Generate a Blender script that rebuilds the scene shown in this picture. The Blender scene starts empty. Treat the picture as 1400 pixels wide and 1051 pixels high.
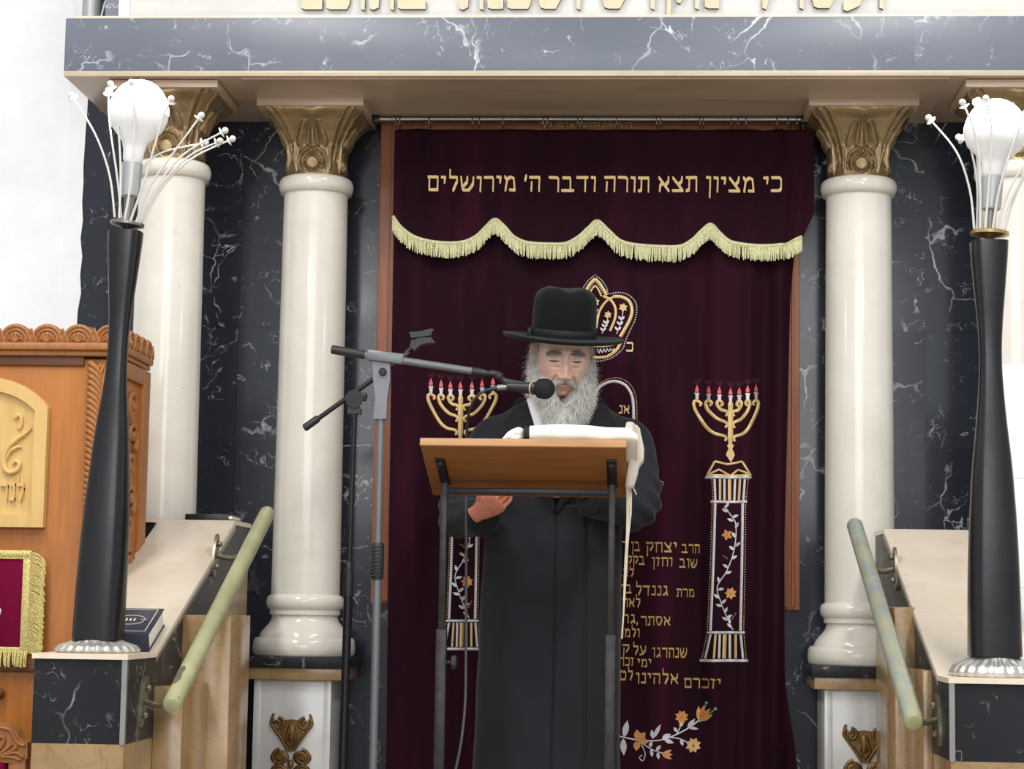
import bpy, bmesh, math, random
from mathutils import Vector, Matrix, noise as mnoise
random.seed(7)
PI = math.pi
S = bpy.context.scene
COL = S.collection

# ------------------------------------------------------------------ camera
FPX, CX, CY = 2800.0, 700.0, 525.5
H = 1.40                                             # eye height above the hall floor
def _basis():
    Y = Vector((872-CX, 835-CY, FPX)).normalized()   # world +Y (into the ark wall) in camera space
    k = 400.0/FPX
    b = (Y.x*k+Y.z)/Y.y
    Z = Vector((k, -b, 1)).normalized()
    return Y.cross(Z).normalized(), Y, Z
_X, _Y, _Z = _basis()
cam = bpy.data.cameras.new('camera'); cam.lens = FPX/1400*36; cam.sensor_width = 36; cam.sensor_fit = 'HORIZONTAL'
cam.clip_start = 0.05; cam.clip_end = 100
camo = bpy.data.objects.new('camera', cam); COL.objects.link(camo)
camo.matrix_world = Matrix(((_X.x, -_X.y, -_X.z, 0), (_Y.x, -_Y.y, -_Y.z, 0), (_Z.x, -_Z.y, -_Z.z, H), (0, 0, 0, 1)))
S.camera = camo
def P(px, py, d):
    """point of the world seen at photo pixel (px,py) on the upright plane Y=d"""
    v = Vector((px-CX, py-CY, FPX))
    w = Vector((_X.dot(v), _Y.dot(v), _Z.dot(v)))
    return Vector((w.x*d/w.y, d, w.z*d/w.y+H))
def px2m(d): return d/FPX

# ------------------------------------------------------------------ light
S.view_settings.view_transform = 'Standard'; S.view_settings.look = 'None'
S.view_settings.gamma = 1.0; S.view_settings.use_curve_mapping = False
S.view_settings.exposure = 0.0
W = bpy.data.worlds.new('hall_air'); S.world = W; W.use_nodes = True
W.node_tree.nodes['Background'].inputs[0].default_value = (0.93, 0.96, 1.0, 1)
W.node_tree.nodes['Background'].inputs[1].default_value = 0.70
def area(name, loc, rot, sx, sy, power, col=(1, 0.97, 0.92)):
    l = bpy.data.lights.new(name, 'AREA'); l.shape = 'RECTANGLE'; l.size = sx; l.size_y = sy; l.energy = power; l.color = col
    o = bpy.data.objects.new(name, l); COL.objects.link(o); o.location = loc; o.rotation_euler = rot
    return o
for i, (x, y) in enumerate(((-2.2, 1.2), (1.6, 1.2), (-2.0, 3.4), (1.5, 3.4))):   # fluorescent fixtures on the hall ceiling
    area('hall_ceiling_light', (x, y, 4.9), (0, 0, 0), 0.30, 1.3, 80)
area('hall_rear_light', (-0.3, -3.0, 3.2), (math.radians(82), 0, 0), 4.5, 2.2, 150, (0.95, 0.98, 1.0))  # broad unseen area light from behind the camera, no window modelled

# ------------------------------------------------------------------ materials
def lin(c):
    return tuple(((v/255)/12.92 if v/255 <= 0.04045 else ((v/255+0.055)/1.055)**2.4) for v in c)
class NT:
    def __init__(s, name):
        s.m = bpy.data.materials.new(name); s.m.use_nodes = True; s.t = s.m.node_tree
        s.b = s.t.nodes['Principled BSDF']; s.x = 0
    def n(s, typ, **kw):
        nd = s.t.nodes.new(typ)
        for k, v in kw.items():
            if k.startswith('_'): setattr(nd, k[1:], v)
        return nd
    def link(s, a, b): s.t.links.new(a, b)
    def val(s, sock, v):
        if hasattr(v, 'is_linked') or isinstance(v, bpy.types.NodeSocket): s.link(v, sock)
        else: sock.default_value = v
    def math(s, op, a, b=0.0, c=None, clamp=False):
        nd = s.t.nodes.new('ShaderNodeMath'); nd.operation = op; nd.use_clamp = clamp
        s.val(nd.inputs[0], a); s.val(nd.inputs[1], b)
        if c is not None: s.val(nd.inputs[2], c)
        return nd.outputs[0]
    def vmath(s, op, a, b=(0, 0, 0)):
        nd = s.t.nodes.new('ShaderNodeVectorMath'); nd.operation = op
        s.val(nd.inputs[0], a); s.val(nd.inputs[1], b); return nd.outputs[0]
    def vscale(s, a, k):
        nd = s.t.nodes.new('ShaderNodeVectorMath'); nd.operation = 'SCALE'
        s.val(nd.inputs[0], a); nd.inputs['Scale'].default_value = k; return nd.outputs[0]
    def coord(s, kind='Object'):
        return s.t.nodes.new('ShaderNodeTexCoord').outputs[kind]
    def pos(s): return s.t.nodes.new('ShaderNodeNewGeometry').outputs['Position']
    def noise(s, v, scale, detail=4, rough=0.55, dist=0.0, out=0):
        nd = s.t.nodes.new('ShaderNodeTexNoise'); s.link(v, nd.inputs['Vector'])
        nd.inputs['Scale'].default_value = scale; nd.inputs['Detail'].default_value = detail
        nd.inputs['Roughness'].default_value = rough; nd.inputs['Distortion'].default_value = dist
        return nd.outputs[out]
    def mix(s, f, a, b):
        nd = s.t.nodes.new('ShaderNodeMix'); nd.data_type = 'RGBA'
        s.val(nd.inputs[0], f); s.val(nd.inputs[6], a); s.val(nd.inputs[7], b); return nd.outputs[2]
    def ramp(s, f, a, b):
        nd = s.t.nodes.new('ShaderNodeMapRange'); s.val(nd.inputs[0], f)
        nd.inputs[1].default_value = a; nd.inputs[2].default_value = b; return nd.outputs[0]
    def base(s, c): s.val(s.b.inputs['Base Color'], c)
    def rough(s, r): s.val(s.b.inputs['Roughness'], r)
    def bump(s, h, strength=0.3, dist=0.01):
        nd = s.t.nodes.new('ShaderNodeBump'); nd.inputs['Strength'].default_value = strength
        nd.inputs['Distance'].default_value = dist; s.link(h, nd.inputs['Height']); s.link(nd.outputs[0], s.b.inputs['Normal'])
def c4(c): return (*lin(c), 1)
def simple(name, c, rough=0.5, metal=0.0, var=0.12, scale=12, bump=0.0, bscale=80, spec=0.5, sheen=0.0):
    m = NT(name); v = m.pos()
    n = m.noise(v, scale, 5)
    f = m.ramp(n, 0.3, 0.7)
    c0 = tuple(x*(1-var) for x in c4(c)[:3])+(1,); c1 = tuple(min(1, x*(1+var)) for x in c4(c)[:3])+(1,)
    m.base(m.mix(f, c0, c1)); m.rough(rough); m.b.inputs['Metallic'].default_value = metal
    m.b.inputs['Specular IOR Level'].default_value = spec
    if sheen: m.b.inputs['Sheen Weight'].default_value = sheen; m.b.inputs['Sheen Roughness'].default_value = 0.4
    if bump: m.bump(m.noise(v, bscale, 3), bump, 0.004)
    return m.m
def dark_marble(name, base, base2, vein, tile=None, rough=0.14, amount=1.0, joint=(22, 23, 26), spec=0.5):
    m = NT(name); v = m.pos()
    if tile:
        w, h, ox, oz = tile
        sep = m.n('ShaderNodeSeparateXYZ'); m.link(v, sep.inputs[0])
        fx = m.math('DIVIDE', m.math('ADD', sep.outputs[0], ox), w); fz = m.math('DIVIDE', m.math('ADD', sep.outputs[2], oz), h)
        ix = m.math('FLOOR', fx); iz = m.math('FLOOR', fz)
        cb = m.n('ShaderNodeCombineXYZ'); m.link(ix, cb.inputs[0]); m.link(iz, cb.inputs[2])
        wn = m.n('ShaderNodeTexWhiteNoise'); m.link(cb.outputs[0], wn.inputs[0])
        q = m.vmath('ADD', v, m.vscale(wn.outputs['Color'], 7.0))
        rx = m.math('FRACT', fx); rz = m.math('FRACT', fz)
        ex = m.math('MULTIPLY', m.math('MINIMUM', rx, m.math('SUBTRACT', 1.0, rx)), w)
        ez = m.math('MULTIPLY', m.math('MINIMUM', rz, m.math('SUBTRACT', 1.0, rz)), h)
        jo = m.math('LESS_THAN', m.math('MINIMUM', ex, ez), 0.0012)
        tint = wn.outputs['Value']
    else:
        q = v; jo = None; tint = None
    warp = m.vscale(m.vmath('SUBTRACT', m.noise(q, 5, 4, out=1), (0.5, 0.5, 0.5)), 0.22)
    qw = m.vmath('ADD', q, warp)
    vo = m.n('ShaderNodeTexVoronoi'); vo.feature = 'DISTANCE_TO_EDGE'; m.link(qw, vo.inputs['Vector']); vo.inputs['Scale'].default_value = 3.3
    mask1 = m.ramp(m.noise(q, 4.5, 3), 0.50, 0.68)
    v1 = m.math('MULTIPLY', m.ramp(vo.outputs['Distance'], 0.015, 0.001), mask1)
    n2 = m.noise(qw, 6.0, 3, 0.5, 0.6)
    mask2 = m.ramp(m.noise(m.vmath('ADD', q, (3, 1, 7)), 8.0, 3), 0.54, 0.66)
    v2 = m.math('MULTIPLY', m.ramp(m.math('ABSOLUTE', m.math('SUBTRACT', n2, 0.5)), 0.010, 0.0015), mask2)
    n3 = m.noise(qw, 17.0, 2, 0.5, 1.2)
    mask3 = m.ramp(m.noise(m.vmath('ADD', q, (13, 4, 2)), 14.0, 3), 0.57, 0.66)
    v3 = m.math('MULTIPLY', m.ramp(m.math('ABSOLUTE', m.math('SUBTRACT', n3, 0.5)), 0.018, 0.003), mask3)
    cl = m.math('MULTIPLY', m.ramp(m.noise(qw, 3.0, 8, 0.7, 0.5), 0.66, 0.86), 0.35)
    veins = m.math('MULTIPLY', m.math('MAXIMUM', m.math('MAXIMUM', v1, m.math('MULTIPLY', v2, 0.8)), m.math('MAXIMUM', m.math('MULTIPLY', v3, 0.55), cl)), amount, clamp=True)
    f = m.ramp(m.noise(q, 2.2, 6, 0.65), 0.3, 0.7)
    b = m.mix(f, c4(base), c4(base2))
    if tint: b = m.mix(m.math('MULTIPLY', tint, 0.3), b, c4(tuple(min(255, x*1.35) for x in base2)))
    b = m.mix(veins, b, c4(vein))
    if jo: b = m.mix(m.math('MULTIPLY', jo, 0.75), b, c4(joint))
    m.base(b); m.rough(rough); m.b.inputs['Specular IOR Level'].default_value = spec
    return m.m
def light_marble(name, a, b, c, scale=3.0, rough=0.2, pits=True, tile=None, vein=0.0, streak=(1, 1, 1)):
    m = NT(name); v = m.pos()
    q = m.vmath('MULTIPLY', v, streak)
    f = m.ramp(m.noise(q, scale, 8, 0.62, 0.7), 0.32, 0.68)
    col = m.mix(f, c4(a), c4(b))
    f2 = m.ramp(m.noise(m.vmath('ADD', q, (5, 5, 5)), scale*2.6, 6, 0.6, 0.4), 0.55, 0.8)
    col = m.mix(m.math('MULTIPLY', f2, 0.6), col, c4(c))
    if pits:
        pn = m.math('GREATER_THAN', m.noise(q, 75, 2), 0.735)
        pn = m.math('MULTIPLY', pn, m.ramp(m.noise(q, 5, 2), 0.48, 0.6))
        col = m.mix(m.math('MULTIPLY', pn, 0.5), col, c4(tuple(x*0.55 for x in c)))
    if vein:
        n2 = m.noise(q, 7, 4, 0.5, 1.5)
        vv = m.ramp(m.math('ABSOLUTE', m.math('SUBTRACT', n2, 0.5)), 0.012, 0.002)
        col = m.mix(m.math('MULTIPLY', vv, vein), col, c4(tuple(x*0.75 for x in c)))
    if tile:
        sep = m.n('ShaderNodeSeparateXYZ'); m.link(v, sep.inputs[0])
        e = None
        for k, (w, o) in zip((0, 2), ((tile[0], tile[2]), (tile[1], tile[3]))):
            r = m.math('FRACT', m.math('DIVIDE', m.math('ADD', sep.outputs[k], o), w))
            d = m.math('MULTIPLY', m.math('MINIMUM', r, m.math('SUBTRACT', 1.0, r)), w)
            e = d if e is None else m.math('MINIMUM', e, d)
        col = m.mix(m.math('MULTIPLY', m.math('LESS_THAN', e, 0.0012), 0.5), col, c4(tuple(x*0.6 for x in c)))
    m.base(col); m.rough(rough)
    return m.m
def wood(name, a, b, axis=2, rough=0.38, scale=6.0, bump=0.0):
    m = NT(name); v = m.pos()
    k = [9.0, 9.0, 9.0]; k[axis] = 0.7
    q = m.vmath('MULTIPLY', v, tuple(k))
    f = m.ramp(m.noise(q, scale, 6, 0.6, 0.8), 0.3, 0.7)
    col = m.mix(f, c4(a), c4(b))
    f2 = m.ramp(m.noise(v, 3.0, 3), 0.3, 0.75)
    col = m.mix(m.math('MULTIPLY', f2, 0.35), col, c4(tuple(min(255, x*1.12) for x in b)))
    m.base(col); m.rough(rough); m.b.inputs['Specular IOR Level'].default_value = 0.3
    if bump: m.bump(m.noise(q, scale*2, 4), bump, 0.003)
    return m.m
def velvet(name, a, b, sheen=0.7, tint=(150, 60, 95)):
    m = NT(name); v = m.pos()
    q = m.vmath('MULTIPLY', v, (1, 1, 0.12))                     # bands of crushed nap; the paler streaks are painted-in fold highlights
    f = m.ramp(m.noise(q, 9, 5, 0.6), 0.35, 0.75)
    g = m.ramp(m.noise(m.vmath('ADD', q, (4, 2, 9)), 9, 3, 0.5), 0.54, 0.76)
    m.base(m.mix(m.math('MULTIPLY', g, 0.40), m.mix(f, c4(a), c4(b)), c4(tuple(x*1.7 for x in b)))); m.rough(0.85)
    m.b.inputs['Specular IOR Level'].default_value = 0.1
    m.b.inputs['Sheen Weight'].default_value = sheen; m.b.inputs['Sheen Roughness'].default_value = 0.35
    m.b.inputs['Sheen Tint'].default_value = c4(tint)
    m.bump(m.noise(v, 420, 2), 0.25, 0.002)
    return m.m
def thread(name, a, b, metal=0.25, rough=0.45, scale=260):
    m = NT(name); v = m.pos()
    n = m.noise(v, scale, 2)
    m.base(m.mix(m.ramp(n, 0.35, 0.65), c4(a), c4(b))); m.rough(rough); m.b.inputs['Metallic'].default_value = metal
    m.bump(n, 0.6, 0.002)
    return m.m

M = {}
M['wall_white'] = simple('white_plaster', (244, 245, 246), 0.7, var=0.03, bump=0.15, bscale=25)
M['marble_wall'] = dark_marble('black_marble_tiles', (32, 35, 42), (42, 46, 54), (196, 198, 198), (0.44, 0.372, -P(1265, 400, 6.5).x+0.44*9, -P(330, 604, 6.5).z+0.372*9), spec=0.4)
M['marble_dark'] = dark_marble('black_marble', (33, 34, 38), (46, 47, 51), (175, 170, 160), None, 0.35, 0.9, spec=0.12)
M['marble_lintel'] = dark_marble('reflection_tinted_marble', (88, 96, 110), (106, 109, 119), (222, 225, 229), (0.656, 0.9, -P(343, 60, 5.93).x+0.656*9, 0.3), 0.36, 1.0, joint=(104, 108, 118))  # polished dark marble; bright reflection and haze are put into its base colour
M['marble_ivory'] = light_marble('ivory_marble', (214, 209, 198), (226, 222, 212), (204, 195, 177), 3.0, 0.16, True)
M['marble_white'] = light_marble('white_marble_tiles', (224, 222, 219), (234, 232, 228), (205, 202, 200), 4.0, 0.25, False, (0.5, 0.30, 0.0, 0.02), 0.12)
M['marble_greywhite'] = light_marble('grey_white_marble', (205, 205, 204), (222, 221, 218), (176, 178, 182), 3.0, 0.2, False)
M['marble_beige'] = light_marble('beige_marble', (224, 208, 186), (233, 220, 202), (214, 184, 152), 5.0, 0.25, True)
M['marble_tan'] = light_marble('tan_marble', (146, 117, 78), (168, 140, 102), (124, 95, 62), 5.0, 0.22, False, None, 0.3)
M['marble_soffit'] = light_marble('brown_veined_marble', (170, 146, 124), (190, 168, 144), (136, 112, 94), 2.4, 0.3, False, None, 0.0, (0.5, 1.3, 2.0))
M['edge_stone'] = light_marble('cream_stone_edge', (182, 166, 142), (196, 180, 156), (170, 150, 124), 6.0, 0.35, False)
M['frieze'] = light_marble('frieze_stone', (206, 206, 203), (218, 218, 215), (196, 195, 190), 4.0, 0.4, False)
M['gold_paint'] = simple('bronze_gold_paint', (138, 117, 84), 0.34, 0.6, 0.25, 9, 0.25, 60)
M['bronze'] = simple('aged_bronze', (128, 98, 56), 0.4, 0.7, 0.3, 20, 0.3, 120)
M['wood_frame'] = wood('reddish_wood', (126, 78, 56), (150, 98, 72), 2)
M['wood_orange'] = wood('orange_wood', (152, 88, 26), (174, 107, 38), 2, 0.35)
M['wood_carved'] = wood('carved_brown_wood', (142, 90, 48), (168, 112, 64), 2, 0.4)
M['wood_dark'] = wood('dark_wood_recess', (92, 56, 34), (112, 70, 42), 0, 0.4)
M['wood_pale'] = wood('pale_yellow_wood', (204, 166, 100), (218, 184, 120), 2, 0.4)
M['wood_board'] = wood('lectern_veneer', (126, 80, 38), (152, 100, 52), 0, 0.42)
M['wood_edge'] = wood('lectern_edge', (164, 118, 76), (186, 142, 100), 0, 0.45)
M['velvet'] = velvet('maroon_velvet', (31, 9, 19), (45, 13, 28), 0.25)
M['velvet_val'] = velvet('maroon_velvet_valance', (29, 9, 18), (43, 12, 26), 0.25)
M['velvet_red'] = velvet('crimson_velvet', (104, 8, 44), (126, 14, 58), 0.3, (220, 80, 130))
M['gold_thread'] = thread('gold_thread', (196, 164, 104), (224, 196, 140))
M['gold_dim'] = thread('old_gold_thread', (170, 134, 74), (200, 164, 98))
M['silver_thread'] = thread('silver_thread', (186, 184, 190), (216, 214, 218))
M['pink_thread'] = thread('pink_thread', (206, 74, 84), (226, 104, 108), 0)
M['orange_thread'] = thread('orange_thread', (188, 124, 60), (208, 152, 84), 0.1)
M['green_thread'] = thread('green_thread', (60, 150, 96), (90, 180, 120), 0)
M['fringe'] = thread('pale_gold_fringe', (176, 174, 126), (212, 208, 166), 0.2, 0.5, 180)
M['gold_braid'] = thread('gold_braid', (184, 166, 96), (222, 208, 138), 0.3, 0.45, 200)
M['lamp_wood'] = simple('ebonised_wood', (24, 24, 27), 0.26, 0, 0.25, 7, 0.08, 30, 0.4)
M['silver'] = simple('silver_cast', (200, 198, 192), 0.35, 0.75, 0.15, 20)
M['wire'] = simple('cream_painted_wire', (214, 212, 206), 0.4, 0.1, 0.05)
M['plate_grey'] = simple('grey_metal_plate', (130, 126, 122), 0.35, 0.7, 0.1)
M['plate_brass'] = simple('brass_plate', (170, 142, 92), 0.35, 0.7, 0.15)
M['socket'] = simple('grey_lamp_socket', (168, 170, 172), 0.4, 0.3, 0.06)
M['bulb_base'] = simple('white_bulb_plastic', (238, 238, 238), 0.35, 0, 0.02)
def emis(name, c, s):
    m = NT(name); m.base((*c, 1)); m.b.inputs['Emission Color'].default_value = (*c, 1); m.b.inputs['Emission Strength'].default_value = s
    return m.m
M['bulb_glow'] = emis('lit_bulb', (1, 0.98, 0.97), 45)
def paint(name, a, b, worn, amount):
    m = NT(name); v = m.pos()
    col = m.mix(m.ramp(m.noise(v, 14, 5), 0.35, 0.65), c4(a), c4(b))
    w = m.ramp(m.noise(v, 42, 6, 0.65), amount, amount+0.03)
    w = m.math('MULTIPLY', w, m.ramp(m.noise(v, 5, 3), 0.42, 0.55))
    m.base(m.mix(w, col, c4(worn))); m.rough(0.36); m.bump(w, 0.3, 0.001)
    return m.m
M['rail'] = paint('pale_green_paint', (150, 150, 112), (168, 168, 130), (74, 76, 72), 0.64)
M['rail_worn'] = paint('worn_grey_green_paint', (146, 148, 122), (160, 162, 138), (138, 146, 152), 0.50)
M['bracket'] = simple('bracket_metal', (126, 120, 100), 0.35, 0.6, 0.25, 40)
M['alu'] = simple('aluminium_trim', (150, 150, 148), 0.35, 0.7, 0.1)
M['rod'] = simple('steel_rod', (150, 146, 140), 0.25, 0.9, 0.1)
M['ring'] = simple('curtain_ring_steel', (130, 124, 118), 0.3, 0.8, 0.1)
M['stand_grey'] = simple('grey_enamel', (112, 114, 118), 0.38, 0.3, 0.05)
M['black_plastic'] = simple('black_plastic', (34, 35, 37), 0.45, 0, 0.1)
M['black_metal'] = simple('black_steel', (36, 36, 38), 0.35, 0.4, 0.2, 60)
M['scratched'] = simple('scratched_black_steel', (46, 44, 42), 0.38, 0.5, 0.4, 40)
M['mic_body'] = simple('charcoal_microphone', (48, 49, 51), 0.4, 0.3, 0.06)
M['mic_grille'] = simple('microphone_grille', (30, 31, 33), 0.5, 0.5, 0.3, 400, 0.8, 500)
M['band'] = simple('rubber_band', (206, 190, 150), 0.6)
M['cable'] = simple('grey_cable', (70, 70, 72), 0.5)
M['felt'] = simple('black_felt', (9, 13, 16), 0.85, 0, 0.1, 30, 0.2, 300, 0.2, 0.12)
M['ribbon'] = simple('black_ribbon', (26, 29, 34), 0.55, 0, 0.1, 300, 0.2, 300)
M['coat'] = simple('black_wool_coat', (33, 35, 41), 0.8, 0, 0.12, 6, 0.15, 350, 0.25, 0.12)
M['lapel'] = simple('black_wool_lapel', (25, 26, 31), 0.8, 0, 0.12, 6, 0.15, 350, 0.25, 0.1)
M['shirt'] = simple('white_shirt', (232, 232, 236), 0.7, 0, 0.02, 10, 0.1, 200)
M['tallit'] = simple('ivory_wool_cloth', (238, 233, 222), 0.85, 0, 0.03, 10, 0.25, 260, 0.2)
M['stripe'] = simple('black_stripe_cloth', (22, 22, 26), 0.8)
M['cord'] = simple('cream_cord', (222, 212, 190), 0.8)
M['book_cover'] = simple('navy_book_cover', (40, 46, 66), 0.35, 0, 0.15, 20)
M['book_black'] = simple('black_book_cover', (26, 26, 28), 0.35)
M['paper'] = simple('book_pages', (226, 220, 206), 0.8, 0, 0.05, 200)
M['letter_face'] = simple('beige_stone_letters', (214, 198, 168), 0.5, 0, 0.06)
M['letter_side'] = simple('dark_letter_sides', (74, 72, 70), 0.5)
M['floor'] = light_marble('floor_tiles', (176, 164, 148), (190, 178, 162), (150, 138, 124), 3, 0.3, False, (0.4, 0.4, 0, 0))
def skin_mat():
    m = NT('skin'); v = m.pos()
    f = m.ramp(m.noise(v, 28, 5), 0.35, 0.65)
    col = m.mix(f, c4((220, 178, 160)), c4((230, 194, 176)))
    f2 = m.ramp(m.noise(v, 11, 3), 0.5, 0.72)
    col = m.mix(m.math('MULTIPLY', f2, 0.6), col, c4((214, 150, 134)))
    m.base(col); m.rough(0.45); m.b.inputs['Subsurface Weight'].default_value = 0.15
    m.b.inputs['Subsurface Radius'].default_value = (0.012, 0.005, 0.003)
    m.bump(m.noise(v, 240, 3), 0.15, 0.002)
    return m.m
M['skin'] = skin_mat()
M['hand'] = simple('hand_skin', (196, 124, 100), 0.45, 0, 0.14, 30, 0.15, 160)
M['hair_white'] = simple('white_hair', (236, 235, 230), 0.6, 0, 0.06)
M['hair_mid'] = simple('pale_grey_hair', (186, 184, 180), 0.8, 0, 0.15, 60, 0.5, 300, 0.1)
M['hair_grey'] = simple('grey_hair', (158, 156, 152), 0.6, 0, 0.1)
M['hair_dark'] = simple('dark_grey_hair', (98, 98, 98), 0.6, 0, 0.1)
M['lash'] = simple('dark_lashes', (58, 42, 38), 0.7)
M['lip'] = simple('lip', (186, 116, 106), 0.5, 0, 0.08)

# ------------------------------------------------------------------ mesh building
class MB:
    """collects shapes in world coordinates; build() links them as ONE mesh object"""
    def __init__(s): s.bm = bmesh.new(); s.mi = 0
    def mat(s, i): s.mi = i; return s
    def _f(s, vs):
        try:
            f = s.bm.faces.new(vs); f.material_index = s.mi; return f
        except ValueError: return None
    def add_mesh(s, verts, faces):
        vs = [s.bm.verts.new(v) for v in verts]
        for f in faces: s._f([vs[i] for i in f])
        return vs
    def box(s, x0, x1, y0, y1, z0, z1, bev=0.0, mtx=None, seg=2):
        t = bmesh.new(); bmesh.ops.create_cube(t, size=1)
        for v in t.verts:
            v.co = Vector(((x0+x1)/2+v.co.x*(x1-x0), (y0+y1)/2+v.co.y*(y1-y0), (z0+z1)/2+v.co.z*(z1-z0)))
        if bev: bmesh.ops.bevel(t, geom=t.edges[:], offset=bev, segments=seg, affect='EDGES', profile=0.5)
        s._merge(t, mtx); return s
    def _merge(s, t, mtx=None):
        t.verts.index_update()
        vs = [s.bm.verts.new(mtx @ v.co if mtx else v.co) for v in t.verts]
        for f in t.faces: s._f([vs[v.index] for v in f.verts])
        t.free()
    def loft(s, rings, closed=True, caps=True):
        R = [[s.bm.verts.new(p) for p in r] for r in rings]
        n = len(R[0])
        for a, b in zip(R[:-1], R[1:]):
            for i in range(n if closed else n-1):
                j = (i+1) % n
                s._f([a[i], a[j], b[j], b[i]])
        if caps and closed:
            s._f(list(reversed(R[0]))); s._f(R[-1])
        return s
    def lathe(s, prof, c, n=40, mtx=None, caps=True):
        """prof: (r, z) pairs from the bottom up, around the vertical axis through c"""
        rings = []
        for r, z in prof:
            ring = []
            for i in range(n):
                a = 2*PI*i/n
                p = Vector((r*math.cos(a), r*math.sin(a), z))
                if mtx: p = mtx @ p
                ring.append(Vector(c)+p)
            rings.append(ring)
        return s.loft(rings, True, caps)
    def tube(s, pts, r, n=8, caps=True, flat=1.0, up=None):
        """tube along pts; r a number or a list; flat squashes the section along its second axis"""
        pts = [Vector(p) for p in pts]
        k = len(pts); rs = r if isinstance(r, (list, tuple)) else [r]*k
        rings = []; prev = None
        for i, p in enumerate(pts):
            t = (pts[min(i+1, k-1)]-pts[max(i-1, 0)])
            if t.length < 1e-9: t = Vector((0, 0, 1))
            t.normalize()
            if up is not None: a = Vector(up)-t*t.dot(Vector(up))
            elif prev is None:
                a = Vector((0, 0, 1)) if abs(t.z) < 0.9 else Vector((0, 1, 0)); a = a-t*t.dot(a)
            else: a = prev-t*t.dot(prev)
            if a.length < 1e-6: a = t.orthogonal()
            a.normalize(); prev = a; b = t.cross(a)
            rings.append([p+a*(rs[i]*flat*math.cos(2*PI*j/n))+b*(rs[i]*math.sin(2*PI*j/n)) for j in range(n)])
        return s.loft(rings, True, caps)
    def ball(s, c, r, nu=16, nv=10, mtx=None):
        rx, ry, rz = r if isinstance(r, (tuple, list)) else (r, r, r)
        c = Vector(c); rings = []
        for j in range(1, nv):
            ph = PI*j/nv
            ring = []
            for i in range(nu):
                a = 2*PI*i/nu
                p = Vector((rx*math.sin(ph)*math.cos(a), ry*math.sin(ph)*math.sin(a), -rz*math.cos(ph)))
                ring.append(c+(mtx @ p if mtx else p))
            rings.append(ring)
        R = [[s.bm.verts.new(p) for p in r_] for r_ in rings]
        for a_, b_ in zip(R[:-1], R[1:]):
            for i in range(nu): s._f([a_[i], a_[(i+1) % nu], b_[(i+1) % nu], b_[i]])
        lo = Vector((0, 0, -rz)); hi = Vector((0, 0, rz))
        if mtx: lo = mtx @ lo; hi = mtx @ hi
        lo = s.bm.verts.new(c+lo); hi = s.bm.verts.new(c+hi)
        for i in range(nu):
            s._f([lo, R[0][(i+1) % nu], R[0][i]]); s._f([hi, R[-1][i], R[-1][(i+1) % nu]])
        return s
    def prism(s, poly, y0, y1, side=None):
        """poly of (x,z) points on an upright plane, thick from y0 (front) to y1"""
        a = [s.bm.verts.new((x, y0, z)) for x, z in poly]; b = [s.bm.verts.new((x, y1, z)) for x, z in poly]
        s._f(a); s._f(list(reversed(b)))
        m0 = s.mi
        if side is not None: s.mi = side
        for i in range(len(poly)):
            j = (i+1) % len(poly); s._f([a[j], a[i], b[i], b[j]])
        s.mi = m0
        return s
    def prism_x(s, poly, x0, x1):
        """poly of (y,z) points, thick along x"""
        a = [s.bm.verts.new((x0, y, z)) for y, z in poly]; b = [s.bm.verts.new((x1, y, z)) for y, z in poly]
        s._f(a); s._f(list(reversed(b)))
        for i in range(len(poly)):
            j = (i+1) % len(poly); s._f([a[j], a[i], b[i], b[j]])
        return s
    def grid(s, f, nu, nv, closed_u=False):
        V = [[s.bm.verts.new(f(i/nu, j/nv)) for i in range(nu+(0 if closed_u else 1))] for j in range(nv+1)]
        m = len(V[0])
        for j in range(nv):
            for i in range(nu):
                s._f([V[j][i], V[j][(i+1) % m], V[j+1][(i+1) % m], V[j+1][i]])
        return s
    def sweepmap(s, fn):
        for v in s.bm.verts: v.co = fn(v.co)
        return s
    def build(s, name, mats, parent=None, angle=0.6, weld=False, recalc=True):
        if not isinstance(mats, (list, tuple)): mats = [mats]
        if weld: bmesh.ops.remove_doubles(s.bm, verts=s.bm.verts[:], dist=1e-5)
        if recalc: bmesh.ops.recalc_face_normals(s.bm, faces=s.bm.faces[:])
        me = bpy.data.meshes.new(name)
        off = Vector((0, 0, 0))
        if parent is not None:
            q = parent
            while q is not None: off += q.location; q = q.parent
        else:
            xs = [v.co for v in s.bm.verts]
            lo = [min(v[i] for v in xs) for i in range(3)]; hi = [max(v[i] for v in xs) for i in range(3)]
            off = Vector(((lo[0]+hi[0])/2, (lo[1]+hi[1])/2, lo[2]))
        for v in s.bm.verts: v.co -= off
        s.bm.to_mesh(me); s.bm.free()
        me.shade_smooth()
        me.set_sharp_from_angle(angle=angle)
        for m in mats: me.materials.append(M[m] if isinstance(m, str) else m)
        o = bpy.data.objects.new(name, me); COL.objects.link(o)
        if parent is not None: o.parent = parent
        else: o.location = off
        return o
def tag(o, label, cat, group=None):
    o['label'] = label; o['category'] = cat
    if group: o['group'] = group
    return o
def thing(name, loc, label, cat, group=None):
    o = bpy.data.objects.new(name, None); COL.objects.link(o); o.location = loc; o.empty_display_size = 0.05
    return tag(o, label, cat, group)
def structure(o): o['kind'] = 'structure'; return o
def lerp(xs, ys, x):
    if x <= xs[0]: return ys[0]
    for i in range(1, len(xs)):
        if x <= xs[i]:
            t = (x-xs[i-1])/(xs[i]-xs[i-1]); return ys[i-1]+(ys[i]-ys[i-1])*t
    return ys[-1]
def sst(a, b, x):
    t = max(0.0, min(1.0, (x-a)/(b-a))); return t*t*(3-2*t)
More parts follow.
